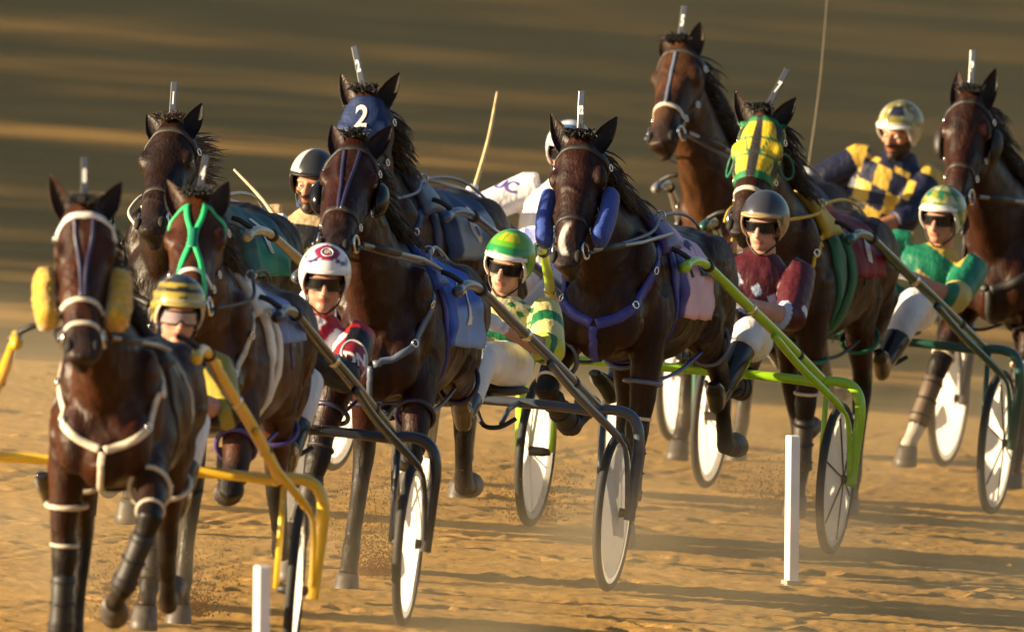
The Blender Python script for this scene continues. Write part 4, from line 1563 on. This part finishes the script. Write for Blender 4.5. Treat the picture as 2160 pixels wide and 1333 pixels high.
def silks_green_yoke(lat, h, fr, arm, al):
    g_ = (0.008, 0.16, 0.085)
    if arm:
        return g_ if al < 0.8 else ((0.50, 0.40, 0.12) if al < 1.05 else g_)
    if h > 1.02:
        return (0.50, 0.34, 0.06)
    if h > 0.62:
        return g_
    a = math.floor((lat + 0.25) / 0.10)
    b = math.floor(h / 0.25)
    return (0.52, 0.40, 0.12) if (a + b) % 2 else g_
# --- helmets: az in degrees (0 ahead), el in degrees, k 0 rim .. 1 crown
def helm_olive(az, el, k):
    if k < 0.14:
        return (0.40, 0.34, 0.16)
    if el > 56 and abs(az) < 60:
        return (0.03, 0.04, 0.055)
    return (0.36, 0.28, 0.045) if math.sin(el * 0.30 + abs(az) * 0.02) > -0.1 else (0.022, 0.022, 0.022)
def helm_black(az, el, k):
    return (0.50, 0.50, 0.47) if abs(az + 80) < 55 and el > -20 else (0.03, 0.03, 0.032)  # black shell; sunlight on its sun side painted in as pale tint
def helm_maroon(az, el, k):
    if ((az) / 46) ** 2 + ((el - 52) / 22) ** 2 < 1:
        return (0.24, 0.02, 0.08)
    if abs(el - 24 - abs(abs(az) - 45) * 0.35) < 5 and 22 < abs(az) < 75:
        return (0.04, 0.03, 0.14)
    return (0.74, 0.72, 0.74)
def helm_white(az, el, k):
    if abs(az) < 34 and 26 < el < 58:
        return (0.05, 0.13, 0.28)
    return (0.70, 0.73, 0.76)
def helm_green(az, el, k):
    if k < 0.10:
        return (0.75, 0.76, 0.68)
    if 42 < el < 66 and abs(az) < 40 and wave(az * 0.22, el * 0.1) > -0.6:
        return (0.45, 0.42, 0.02)
    return (0.02, 0.22, 0.06) if (el < 30 and abs(az) < 70) or (el > 70) else (0.11, 0.36, 0.02)
def helm_grey(az, el, k):
    return (0.34, 0.26, 0.14) if k < 0.06 or (70 < az < 120 and el < 5) else (0.040, 0.042, 0.055)
def helm_gold(az, el, k):
    if k < 0.12:
        return (0.50, 0.48, 0.38)
    if abs(az - 22) < 26 and 34 < el < 62:
        return (0.02, 0.025, 0.05)
    n_ = wave(az * 0.06 + el * 0.05) + wave(el * 0.11, az * 0.05)
    return (0.20, 0.17, 0.03) if n_ > -0.4 else (0.45, 0.42, 0.28)
def helm_leaf(az, el, k):
    if k < 0.12:
        return (0.66, 0.68, 0.58)
    n_ = wave(az * 0.12, el * 0.1) + wave(el * 0.17, az * 0.04)
    return (0.02, 0.15, 0.08) if n_ > 0.35 else ((0.26, 0.26, 0.03) if n_ > -0.7 else (0.42, 0.44, 0.25))
# --- saddlecloths: u 0 front .. 1 back, v angle (positive = horse's left)
def cc(main, panel, lo=62, hi=200, edge=None):
    def f_(u, v):
        if edge and (u < 0.12):
            return edge
        return panel if lo < abs(v) < hi and u > 0.2 else main
    return f_

TEAMS = []
def team(**k):
    TEAMS.append(k)
BAY, DKBAY, BROWN, LTBAY = (0.060, 0.021, 0.009), (0.034, 0.014, 0.008), (0.048, 0.022, 0.011), (0.085, 0.034, 0.014)
team(key='A', contact=(607, 1427), theta=2.5,
     horse=dict(lat=0.05, scale=0.965, poll=(178, 442), muzzle=(174, 752), coat=(0.062, 0.024, 0.010), seed=1, legs=((58, -12, -55, 0.30), (-4, -4, 25), 'swing', 'mid'), face_yaw=3, voxel=0.010,
                label='bay horse with yellow sheepskin cheek rolls and white browband, leading at the left'),
     sulky=dict(paint=P_YEL, label='bright yellow sulky behind the horse with yellow cheek rolls', spokes=False),
     driver=dict(skin=(0.5, 0.24, 0.17), head=(377, 640), helmet=helm_olive, silks=silks_olive, yaw=12, glasses='goggles', rim=M_CREAM, peak=mat('peak_gold', (0.36, 0.28, 0.08), rough=0.4),
                 label='driver in black and gold striped helmet and clear goggles behind the leading bay'))
team(key='B', contact=(860, 1110), theta=14,
     horse=dict(poll=(357, 266), muzzle=(310, 482), coat=(0.024, 0.013, 0.009), seed=2, legs=((38, -80, -130), (-8, -8, 20), 'swing', 'mid'), face_yaw=-8, mane_fly=0.95, brown_mane=True, voxel=0.012,
                label='dark brown horse with flying mane and teal saddlecloth numbered 1'),
     sulky=dict(paint=P_TAN, label='pale tan sulky behind the horse with the teal saddlecloth'),
     driver=dict(hand_px=(572, 472), skin=(0.42, 0.2, 0.12), head=(662, 368), helmet=helm_black, silks=silks_tan, yaw=-5, glasses=None, rim=M_BLACK, peak=M_BLACK, beard=True,
                 label='driver in black and white helmet with tan shoulders, mostly hidden behind a horse head'))
team(key='C', contact=(848, 1320), theta=7.5,
     horse=dict(lat=0.08, poll=(414, 428), muzzle=(392, 662), coat=(0.088, 0.036, 0.015), seed=3, legs=((38, -84, -140, 0.15), (6, 4, 30), 'swing', 'mid'), face_yaw=0, voxel=0.011,
                label='bay horse with bright green bridle straps crossing on its face'),
     sulky=dict(paint=P_NAVY, label='near-black sulky with white wheel discs, driver in maroon and white above it'),
     driver=dict(skin=(0.46, 0.22, 0.15), head=(686, 572), helmet=helm_maroon, silks=silks_maroon_stripes, yaw=10, sleeve=0.75,
                 label='driver in maroon jacket with white stripes and lettered sleeve badge, white and maroon helmet'))
team(key='D', contact=(1300, 1050), theta=17,
     horse=dict(lat=0.06, poll=(768, 206), muzzle=(738, 448), coat=(0.050, 0.022, 0.011), seed=4, legs=((-10, -12, 0), (42, -74, -130), 'mid', 'back'), face_yaw=0, ear_out=0.46, voxel=0.012,
                label='bay horse in dark blue hood numbered 2'),
     sulky=dict(paint=P_BLUE, label='blue-shafted sulky behind the hooded horse, its wheel far back'),
     driver=dict(hand_px=(988, 412), head=(1200, 305), helmet=helm_white, silks=silks_white_purple, yaw=5, rim=M_WHITE, seat_y=0.22,
                 label='driver in pale blue-white helmet and white and purple jacket, behind a horse head'))
team(key='E', contact=(1280, 1247), theta=12,
     horse=dict(lat=0.05, yaw=5, poll=(746, 302), muzzle=(698, 528), coat=(0.040, 0.014, 0.010), seed=5, legs=((36, -86, -145, 0.15), (22, 10, 25, 0.0, 0.16), 'back', 'fwd'), face_yaw=-2, voxel=0.010,
                label='dark bay horse with bright blue saddlecloth and black blinkers, below the blue hood'),
     sulky=dict(paint=P_SLATE, disc=M_DISCG, label='slate blue sulky with grey wheel disc in the middle'),
     driver=dict(skin=(0.52, 0.27, 0.2), head=(1075, 540), helmet=helm_green, silks=silks_green_diamonds, yaw=-4, roll=0.12, nod=-0.1,
                 knees=((0.28, 0.06, 0.98), (0.28, -0.24, 1.0)), feet=((0.60, 0.14, 0.76), (0.52, -0.25, 0.72)), trouser_end=0.8, boot_top=0.72,
                 label='driver in green and yellow helmet and cream jacket with green diamonds'))
team(key='F', contact=(1750, 1169), theta=13,
     horse=dict(lat=0.06, dz=0.05, poll=(1220, 300), muzzle=(1190, 558), coat=(0.034, 0.012, 0.008), seed=6, legs=((4, 2, 25), (50, -58, -120, 0.2), 'back', 'mid'), face_yaw=-2, voxel=0.010, blaze=(0.64, 0.93, 0.019, -0.008),
                label='dark bay horse with white muzzle stripe, flat blue cheek pads and blue breast collar'),
     sulky=dict(paint=P_LIME, label='lime green sulky with white disc wheel', spokes=True),
     driver=dict(skin=(0.55, 0.29, 0.21), head=(1613, 455), helmet=helm_grey, silks=silks_maroon_diamonds, yaw=-4, rim=mat('rim_tan', (0.36, 0.26, 0.13), rough=0.4), peak=mat('peak_tan', (0.36, 0.26, 0.13), rough=0.4),
                 boot_top=0.05, trouser_end=0.3, seat_y=0.12,
                 label='driver in dark grey helmet and maroon jacket with pale blue diamonds'))
team(key='G', contact=(1990, 985), theta=16,
     horse=dict(poll=(1428, 98), muzzle=(1388, 300), coat=(0.085, 0.046, 0.022), seed=7, legs=((40, -70, -120), (0, 0, 30), 'swing', 'mid'), face_yaw=-6, ear_out=0.18, voxel=0.012,
                label='tall brown horse with its head highest, behind the others'),
     sulky=dict(paint=P_GREY, label='grey-shafted sulky at the back, driver in navy and yellow on it'),
     driver=dict(hand_px=(1694, 372), head=(1897, 262), helmet=helm_gold, silks=silks_navy_check, yaw=-16, nod=-0.2, roll=0.05, glasses=None, beard=True, skin=(0.42, 0.18, 0.09),
                 label='bearded driver in navy and yellow checked jacket and gold-white helmet'))
team(key='H', contact=(2090, 1085), theta=14,
     horse=dict(poll=(1604, 246), muzzle=(1560, 492), coat=(0.046, 0.021, 0.011), seed=8, legs=((-6, -6, 20), (36, -84, -140), 'mid', 'swing'), face_yaw=0, ear_out=0.5, voxel=0.011,
                label='brown horse in green and yellow patchwork hood'),
     sulky=dict(paint=P_GREEN, label='dark green sulky at the right with white disc wheel', spokes=True),
     driver=dict(skin=(0.48, 0.22, 0.14), head=(1988, 442), helmet=helm_leaf, silks=silks_green_yoke, yaw=-8, seat_y=0.12,
                 label='driver in green jacket with yellow blocks and green-gold helmet, far right'))
team(key='I', contact=(2545, 1040), theta=15,
     horse=dict(lat=0.10, poll=(2045, 205), muzzle=(2008, 440), coat=(0.040, 0.014, 0.007), seed=9, legs=('tuck', (34, 16, 25, 0.0, 0.22), 'back', 'mid'), face_yaw=4, ear_out=0.2, voxel=0.012, socks=('FR',),
                label='dark bay horse at the right edge with blinkers and steel bit'),
     sulky=None, driver=None)

for tm in TEAMS:
    M = rig(tm['contact'], tm['theta'])
    tm['M'] = M
    H = build_horse(tm['horse'], M)
    tm['H'] = H
    tm['S'] = build_sulky(tm['sulky'], M) if tm['sulky'] else None
    tm['D'] = build_driver(tm['driver'], M) if tm['driver'] else None
T_ = {t['key']: t for t in TEAMS}
HS = {k: t['H'] for k, t in T_.items()}

# harness, one horse at a time
H = HS['A']
bridle(H, M_WHITE, M_CREAM, M_DKLEATHER)
for q in (-1, 1):
    face_strap(H, 'face_strap', [(0.06, q * 22), (0.2, q * 14), (0.4, q * 5), (0.60, q * 4)], 0.018, C_DKPURP, 0.005)
face_strap(H, 'lower_nose_band', [(0.80, -75), (0.775, -35), (0.77, 0), (0.775, 35), (0.80, 75)], 0.018, M_CREAM, 0.006)
cheek_rolls(H, C_SHEEP_Y, 0.30, 0.72, 0.050)
number_pole(H, '8')
breast_collar(H, M_CREAM, 0.033)
saddle(H, M_BLACK)
girth(H, 0.02, M_BLACK)
hobbles(H, M_CREAM, M_CREAM)
H = HS['B']
bridle(H, M_DKLEATHER, M_DKLEATHER, M_DKLEATHER)
number_pole(H, '1')
breast_collar(H, M_BLACK, 0.035)
saddle(H, M_BLACK)
girth(H, 0.02, M_BLACK)
c = saddlecloth(H, -0.62, -0.06, 92, cc((0.012, 0.10, 0.11), (0.02, 0.27, 0.20), 60), 0.05)
H.clothbvh = bvh_of(c.data)
cloth_number(H, c, '1', -0.38, 58, 0.26, M_WHITE, 0)
hobbles(H, M_BLACK, M_BLACK)
H = HS['C']
bridle(H, None, M_WHITE, M_DKLEATHER)
for q in (-1, 1):
    face_strap(H, 'face_strap', [(0.16, q * 84), (0.08, q * 58), (0.03, q * 26), (0.03, q * 20)], 0.018, C_GREEN, 0.006)
    face_strap(H, 'face_strap', [(0.03, q * 24), (0.14, q * 14), (0.26, q * 4.5), (0.38, q * 4.5), (0.50, q * 16), (0.66, q * 36), (0.80, q * 52)], 0.022, C_GREEN, 0.007)
face_strap(H, 'face_patch', [(0.24, 0), (0.32, 0), (0.41, 0)], 0.034, mat('teal_patch', (0.005, 0.16, 0.10), rough=0.5), 0.010)
number_pole(H, '4', 0.1)
breast_collar(H, M_CREAM, 0.026)
saddle(H, M_WHITE)
girth(H, 0.02, M_WHITE, 0.075, 0.02)
girth(H, -0.12, M_WHITE, 0.05, 0.016)
c = saddlecloth(H, -0.42, -0.14, 78, cc((0.18, 0.22, 0.45), (0.22, 0.30, 0.55), 40), 0.0)
hobbles(H, C_PURPLE, C_PURPLE)
H = HS['D']
hood(H, 0.40, lambda t, p: (0.006, 0.020, 0.085) if abs(p) < 60 else (0.008, 0.010, 0.022))
hb = bvh_of([o for o in H.root.children if o.name.startswith('hood')][0].data)
def pl(x, y, H=H, hb=hb):
    p = face_pt(H, 0.185 - y / H.L, 0, 0.08) + H.s * x
    l, n, i, d = hb.ray_cast(p, -H.f, 0.3)
    return (l if l is not None else p) + H.f * 0.004
part('numeral', text_geo('2', 0.17, lambda x, y: pl(-x * -0.72, y), 2, 0.004), M_WHITE, [o for o in H.root.children if o.name.startswith('hood')][0], fix=False)
bridle(H, None, M_DKLEATHER, M_DKLEATHER)
number_pole(H, '2', -0.18, 0.20)
breast_collar(H, mat('deep_blue_strap', (0.012, 0.03, 0.12), rough=0.5, vary=0.2, vscale=20), 0.055)
saddle(H, C_GREYB)
girth(H, 0.02, mat('deep_blue_strap', (0, 0, 0)))
c = saddlecloth(H, -0.60, -0.02, 96, cc((0.012, 0.045, 0.14), (0.26, 0.34, 0.44), 55, 96, (0.010, 0.035, 0.12)), 0.05)
H.clothbvh = bvh_of(c.data)
cloth_number(H, c, '6', -0.38, 66, 0.24, M_WHITE)
hobbles(H, M_BLACK, M_BLACK)
H = HS['E']
bridle(H, M_BLACK, M_DKLEATHER, M_DKLEATHER)
blinkers(H, M_GLASS, 0.28)
for q in (-1, 1):
    face_strap(H, 'face_strap', [(0.06, q * 20), (0.2, q * 12), (0.4, q * 6), (0.62, q * 4)], 0.015, C_DKPURP, 0.005)
breast_collar(H, C_GREYB, 0.030)
saddle(H, C_BRBLUE)
girth(H, 0.02, C_BLUE, 0.06)
c = saddlecloth(H, -0.46, 0.06, 104, cc((0.014, 0.08, 0.50), (0.20, 0.34, 0.70), 72), 0.06)
H.clothbvh = bvh_of(c.data)
cloth_number(H, c, '2', -0.26, 70, 0.26, M_WHITE)
hobbles(H, C_DKPURP, C_DKPURP)
H = HS['F']
bridle(H, M_BLACK, M_BLACK, M_DKLEATHER)
cheek_rolls(H, C_BLUEPAD, 0.26, 0.74, 0.050, 0.8, False)
number_pole(H, '12', 0.0, 0.18)
breast_collar(H, C_BLUE, 0.048)
saddle(H, C_PURPLE)
girth(H, 0.02, C_BLUE, 0.06)
c = saddlecloth(H, -0.40, 0.02, 112, cc((0.62, 0.42, 0.60), (0.66, 0.46, 0.58), 70, 200, (0.05, 0.05, 0.26)), 0.04, 0.02)
H.clothbvh = bvh_of(c.data)
cloth_number(H, c, '12', -0.21, 60, 0.25, mat('numeral_navy', (0.03, 0.03, 0.12), rough=0.5))
hobbles(H, C_GREYB, C_BLUE)
H = HS['G']
bridle(H, M_DKLEATHER, M_CREAM, M_DKLEATHER)
face_strap(H, 'face_strap', [(0.06, 0), (0.2, 0), (0.4, 0), (0.60, 0)], 0.016, M_GREYS if False else C_GREYB, 0.005)
number_pole(H, '5', 0.05, 0.16)
breast_collar(H, M_BLACK, 0.030)
saddle(H, M_BLACK)
girth(H, 0.02, M_BLACK)
c = saddlecloth(H, -0.55, -0.06, 70, cc((0.030, 0.026, 0.035), (0.10, 0.09, 0.12), 40), 0.05)
hobbles(H, M_BLACK, M_BLACK)
H = HS['H']
def patch(t, p):
    if abs(p) < 9:
        return (0.012, 0.012, 0.014)
    if t < 0.03 or t > 0.46:
        return (0.01, 0.16, 0.05)
    a = (abs(p) - 9) / 34
    b = t / 0.155
    if (a + b * 0.5) % 1 < 0.14 or b % 1 < 0.12:
        return (0.01, 0.15, 0.06)
    return (0.62, 0.45, 0.015) if (int(a) + int(b)) % 2 == 0 or abs(p) < 44 else (0.02, 0.02, 0.015)
hood(H, 0.52, patch, 100)
bridle(H, None, M_CREAM, M_DKLEATHER)
torus_part('hood_ring', face_pt(H, 0.27, -96, 0.03), H.s * -1 + H.f * 0.5, 0.060, 0.007, C_DKGREEN, H.root)
torus_part('hood_ring', face_pt(H, 0.27, 96, 0.03), H.s + H.f * 0.5, 0.060, 0.007, C_DKGREEN, H.root)
number_pole(H, '7', 0.32, 0.20)
breast_collar(H, C_YELLOW, 0.022)
saddle(H, C_YELLOW)
girth(H, 0.02, C_DKGREEN, 0.14, 0.02)
girth(H, -0.16, C_DKGREEN, 0.08, 0.02)
c = saddlecloth(H, -0.50, -0.16, 92, cc((0.16, 0.015, 0.03), (0.20, 0.02, 0.03), 60, 200), 0.06)
H.clothbvh = bvh_of(c.data)
cloth_number(H, c, '7', -0.36, 66, 0.22, M_WHITE)
hobbles(H, C_DKGREEN, M_BLACK)
H = HS['I']
bridle(H, M_BLACK, M_DKLEATHER, M_DKLEATHER)
blinkers(H, M_BLACK, 0.27)
number_pole(H, '3', 0.0, 0.18)
breast_collar(H, M_BLACK, 0.045)
saddle(H, M_BLACK)
girth(H, 0.02, M_BLACK)
hobbles(H, M_BLACK, M_BLACK)
for k_, bm_, sm_ in (('A', M_BLACK, M_BLACK), ('C', M_DKLEATHER, M_DKLEATHER), ('E', M_DKLEATHER, M_DKLEATHER), ('F', M_BLACK, M_BLACK), ('H', M_DKLEATHER, M_BLACK), ('I', mat('brown_boot', (0.10, 0.065, 0.04), rough=0.6, vary=0.3), M_BLACK)):
    leg_boots(HS[k_], bm_, sm_)
rein_mat = {'A': M_DKLEATHER, 'B': M_CREAM, 'C': M_BLACK, 'D': C_GREYB, 'E': C_GREYB, 'F': C_GREYB, 'G': C_GREYB, 'H': C_YELLOW}
for k, t in T_.items():
    if t['D']:
        reins(t['H'], t['D'].hands_w, rein_mat[k])

# steel head poles from the bit back to the saddle, and buckles that catch the sun
for k_ in 'AEFGI':
    H = HS[k_]
    a = face_pt(H, 0.80, 92, 0.05)
    b = trunk_pt(H, 0.05, 38, 0.05)
    nb = H.neck[3][0] + Vector((0, 0.20, 0.02))
    mid = a.lerp(b, 0.5)
    if mid.y < 0.19:
        mid.y = 0.19
    part('head_pole', Geo().tube([a, mid, b], 0.010, n=10), mat('pole_steel', (0.30, 0.30, 0.31), rough=0.3, metal=1.0), H.root)
    part('head_pole_sleeve', Geo().tube([a.lerp(mid, 0.15), a.lerp(mid, 0.6)], 0.016, n=10), M_BLACK, H.root)
for k_, H in HS.items():
    for q in (-1, 1):
        for t, p in ((0.12, 84), (0.42, 93), (0.64, 86)):
            c = face_pt(H, t, q * p, 0.010)
            n_ = (H.s * q + H.f * 0.25).normalized()
            torus_part('buckle', c, n_, 0.015, 0.0038, M_METAL, H.root, 12)
        for pt in (Vector((0.36, q * 0.30, 1.26)), Vector((0.50, q * 0.20, 1.12))):
            l, n, i, d = H.bvh.find_nearest(pt)
            torus_part('buckle', l + n * 0.010, n, 0.016, 0.004, M_METAL, H.root, 12)

# marks on the drivers
D = T_['C']['D']
helmet_text(D, 'CFS', 0.026, 50, 0, M_WHITE)
ring = [D.hp(R(19 * math.cos(2 * math.pi * i / 28)), R(50 + 10.5 * math.sin(2 * math.pi * i / 28)), 1.012) for i in range(28)]
part('emblem_ring', Geo().tube(ring, 0.0028, n=6, closed=True), M_WHITE, D.helm)
S0, El, Hd = D.arms[1]
jacket_disc(D, S0.lerp(El, 0.52), Vector((0.95, 0.32, 0.05)), Vector((0, 0.1, 1)), 0.060, 0.080, mat('badge_maroon', (0.24, 0.012, 0.03), rough=0.5), 'DN', M_WHITE, 0.070)
D = T_['D']['D']
S0, El, Hd = D.arms[-1]
def pl2(x, y, D=D, c=S0.lerp(El, 0.2)):
    n_ = unit(D.tf * 0.7 - D.sl * 0.5 + Vector((0, 0, 0.3)))
    rt = unit(Vector((0, 0, 1)).cross(n_))
    u_ = n_.cross(rt)
    p = c + rt * x + u_ * y
    l, n, i, d = D.jacket_bvh.ray_cast(p + n_ * 0.2, -n_, 0.4)
    return (l if l is not None else p) + n_ * 0.004
part('lettering', text_geo('UC', 0.085, pl2, 1, 0.002), mat('letter_purple', (0.10, 0.07, 0.32), rough=0.5), D.jacket, fix=False)

# whips held by three drivers
def whip(key, px0, px1, r, material, label, u=0.1):
    M = T_[key]['M']
    a = M @ on_plane_u(M, u, *px0)
    b = M @ on_plane_u(M, u - 0.15, *px1)
    hand = T_[key]['D'].hands_w[1]
    pts = smooth_path([hand, hand.lerp(b, 0.5) + Vector((0.012, 0, 0)), b], 12)
    e = root('whip', Matrix.Translation(hand), label, 'whip', 'whips carried by drivers')
    off = [p - hand for p in pts]
    part('rod', Geo().tube(off, [lerp(r, r * 0.45, i / (len(off) - 1)) for i in range(len(off))], n=8), material, e)
    part('grip', Geo().tube([off[0] - (off[1] - off[0]).normalized() * 0.06, off[0], off[2]], r * 1.5, n=8), M_BLACK, e)
M_CANE = mat('cane', (0.55, 0.42, 0.22), rough=0.5, vary=0.3, vscale=20)
whip('D', (1003, 352), (1049, 194), 0.012, M_CANE, 'pale cane whip raised beside the horse in the blue hood')
whip('B', (535, 418), (494, 358), 0.012, M_CANE, 'short pale whip tip showing above the teal saddlecloth')
whip('G', (1703, 300), (1746, -20), 0.0035, mat('whip_dark', (0.18, 0.14, 0.08), rough=0.5), 'thin upright whip beside the tall brown horse')

# ------------------------------------------------------------------ marker posts
def marker_post(px, py, label, hgt=0.66, half=0.043):
    p = ground_at(px, py)
    e = root('marker_post', Matrix.Translation(p) @ Matrix.Rotation(R(14), 4, 'Z'), label, 'post', 'white marker posts on the inside of the track')
    pm = mat('post_plastic', (0.78, 0.78, 0.80), rough=0.35, vary=0.10, vscale=7)
    me_g = Geo().box((0, 0, hgt / 2 - 0.05), (half * 0.55, half, hgt / 2 + 0.05), None, 0.006)
    me_g.v = [(x + z * 0.012, y, z) for x, y, z in me_g.v]
    part('post', me_g, pm, e, smooth=False)
    part('foot', Geo().box((0, 0, 0.004), (half * 0.8, half * 1.25, 0.010), None, 0.003), mat('post_foot', (0.35, 0.33, 0.30), rough=0.7), e, smooth=False)
marker_post(1669, 1229, 'white flat marker post standing at the right, in front of the lime sulky')
marker_post(549, 1556, 'white flat marker post at the bottom edge beside the yellow sulky wheel', 0.66)

# ------------------------------------------------------------------ kicked-up sand
rnd = random.Random(77)
M_CLOD = mat('sand_clod', (0.46, 0.28, 0.10), rough=0.95, vary=0.4, vscale=50)
def spray(c, n, spread, hgt, label):
    g = Geo()
    for i in range(n):
        t = rnd.random() ** 1.6
        p = Vector((rnd.gauss(0, spread) * (0.4 + t), rnd.gauss(0, spread) * (0.4 + t), t * hgt + 0.005))
        r = rnd.uniform(0.0022, 0.0052) * (1.5 - t)
        vs = [p + Vector((r, 0, 0)), p + Vector((-r * .5, r * .8, 0)), p + Vector((-r * .5, -r * .8, 0)), p + Vector((0, 0, r * 1.1)), p - Vector((0, 0, r * .9))]
        g.add(vs, [(0, 1, 3), (1, 2, 3), (2, 0, 3), (1, 0, 4), (2, 1, 4), (0, 2, 4)])
    o = part('kicked_sand', g, M_CLOD, None, smooth=False)
    o.location = c
    tag(o, label, 'sand', None, 'stuff')
spray(ground_at(800, 1215), 2600, 0.15, 0.55, 'spray of sand grains thrown up under the dark bay horse')
spray(ground_at(385, 1300), 2000, 0.14, 0.36, 'spray of sand grains behind the leading bay')
spray(ground_at(1640, 1085), 1500, 0.16, 0.36, 'spray of sand grains under the patchwork-hooded horse')
spray(ground_at(1130, 1100), 1500, 0.16, 0.36, 'spray of sand grains beside the lime sulky wheel')
spray(ground_at(262, 1310), 1500, 0.10, 0.36, 'spray of sand grains between the legs of the leading bay')

# ------------------------------------------------------------------ dust hanging low over the track behind the leaders
def dust():
    m = bpy.data.materials.new('dust')
    m.use_nodes = True
    t = m.node_tree
    for n in list(t.nodes):
        if n.type != 'OUTPUT_MATERIAL':
            t.nodes.remove(n)
    out = [n for n in t.nodes if n.type == 'OUTPUT_MATERIAL'][0]
    pv = t.nodes.new('ShaderNodeVolumePrincipled')
    pv.inputs['Color'].default_value = (0.95, 0.76, 0.48, 1)
    pv.inputs['Anisotropy'].default_value = 0.25
    tc = t.nodes.new('ShaderNodeTexCoord')
    n = t.nodes.new('ShaderNodeTexNoise')
    n.inputs['Scale'].default_value = 1.1
    n.inputs['Detail'].default_value = 3
    mp = t.nodes.new('ShaderNodeMapping')
    mp.inputs['Scale'].default_value = (1.0, 0.55, 1.3)
    t.links.new(tc.outputs['Object'], mp.inputs['Vector'])
    t.links.new(mp.outputs['Vector'], n.inputs['Vector'])
    mr = t.nodes.new('ShaderNodeMapRange')
    mr.inputs['From Min'].default_value = 0.46
    mr.inputs['From Max'].default_value = 0.75
    mr.inputs['To Min'].default_value = 0.0
    mr.inputs['To Max'].default_value = DUST
    t.links.new(n.outputs['Fac'], mr.inputs['Value'])
    sx = t.nodes.new('ShaderNodeSeparateXYZ')
    t.links.new(tc.outputs['Object'], sx.inputs['Vector'])
    hr = t.nodes.new('ShaderNodeMapRange')
    hr.interpolation_type = 'SMOOTHSTEP'
    hr.inputs['From Min'].default_value = 0.75
    hr.inputs['From Max'].default_value = 0.0
    t.links.new(sx.outputs['Z'], hr.inputs['Value'])
    mu = t.nodes.new('ShaderNodeMath')
    mu.operation = 'MULTIPLY'
    t.links.new(mr.outputs['Result'], mu.inputs[0])
    t.links.new(hr.outputs['Result'], mu.inputs[1])
    t.links.new(mu.outputs[0], pv.inputs['Density'])
    t.links.new(pv.outputs[0], out.inputs['Volume'])
    g = Geo().box((0, 0, 0.36), (3.6, 12.0, 0.40))
    o = part('dust_cloud', g, m, None, smooth=False)
    M = frame_at(Vector((0.2, 5.0, bank_z(0.2, 5.0))), 0)
    x_ = Vector((1, 0, -BANK * math.cos(TH0))).normalized()
    y_ = GN.cross(x_)
    M = Matrix((x_, y_, GN)).transposed().to_4x4()
    M.translation = Vector((0.2, 5.0, bank_z(0.2, 5.0)))
    o.matrix_world = M
    tag(o, 'low golden dust hanging over the track between the hooves and wheels', 'dust', None, 'stuff')
DUST = 0.23
dust()

# ------------------------------------------------------------------ unseen trees added beyond the left edge to shade the far track
def shade_tree(x, y, h, seed, label):
    rn = random.Random(seed)
    p = Vector((x, y, bank_z(x, y)))
    e = root('shade_tree', Matrix.Translation(p), label, 'shade_tree', 'unseen trees added to shade the far track')
    g = Geo()
    g.tube([Vector((0, 0, -0.3)), Vector((0.05, 0, h * 0.3)), Vector((0.1, 0.1, h * 0.6)), Vector((0, 0.1, h * 0.9))], [0.28, 0.22, 0.15, 0.04], n=10)
    for k in range(7):
        a = rn.uniform(0, 6.28)
        z = h * rn.uniform(0.25, 0.6)
        g.tube([Vector((0.05, 0.05, z)), Vector((math.cos(a) * h * 0.12, math.sin(a) * h * 0.12, z + h * 0.12)), Vector((math.cos(a) * h * 0.25, math.sin(a) * h * 0.25, z + h * 0.2))], [0.10, 0.06, 0.02], n=7)
    part('trunk', g, mat('bark', (0.10, 0.07, 0.05), rough=0.9, bump=0.6, bscale=20), e)
    cs = [(rn.gauss(0, h * 0.15), rn.gauss(0, h * 0.15), h * rn.uniform(0.10, 0.92), h * rn.uniform(0.10, 0.17)) for _ in range(34)]
    vs, fs = [], []
    for cx, cy, cz, r in cs:
        for i in range(200):
            d = Vector((rn.gauss(0, 1), rn.gauss(0, 1), rn.gauss(0, 0.8))).normalized() * r * rn.random() ** 0.4
            c = Vector((cx, cy, cz)) + d
            a = Vector((rn.gauss(0, 1), rn.gauss(0, 1), rn.gauss(0, 1))).normalized()
            b = a.orthogonal().normalized()
            s_ = rn.uniform(0.11, 0.20)
            o = len(vs)
            vs += [c - a * s_, c + b * s_ * 0.5, c + a * s_, c - b * s_ * 0.5]
            fs.append((o, o + 1, o + 2, o + 3))
    part('crown', Geo().add(vs, fs), mat('leaves', (0.06, 0.09, 0.025), rough=0.6), e, smooth=False, fix=False)

ORD = ('nearest', 'second', 'third', 'fourth', 'fifth', 'sixth', 'seventh', 'eighth', 'ninth', 'tenth', 'eleventh', 'twelfth', 'thirteenth', 'fourteenth', 'fifteenth', 'sixteenth', 'seventeenth', 'eighteenth', 'nineteenth', 'twentieth', 'twenty-first', 'twenty-second', 'twenty-third', 'twenty-fourth', 'twenty-fifth', 'twenty-sixth', 'twenty-seventh', 'twenty-eighth', 'twenty-ninth', 'thirtieth')
spots = [(-15, 16, 5.5), (-17, 20.5, 8.0)]
for k in range(14):
    spots.append((-18.5 + (k % 2) * 1.5, 25 + k * 6.2, 11 + (k % 3) * 0.7))
    spots.append((-24 - (k % 2) * 1.5, 28.1 + k * 6.2, 13 - (k % 3) * 0.5))
for k, (x, y, h) in enumerate(spots):
    shade_tree(x, y, h, 100 + k, ORD[k] + ' of the unseen trees added to shade the far track')
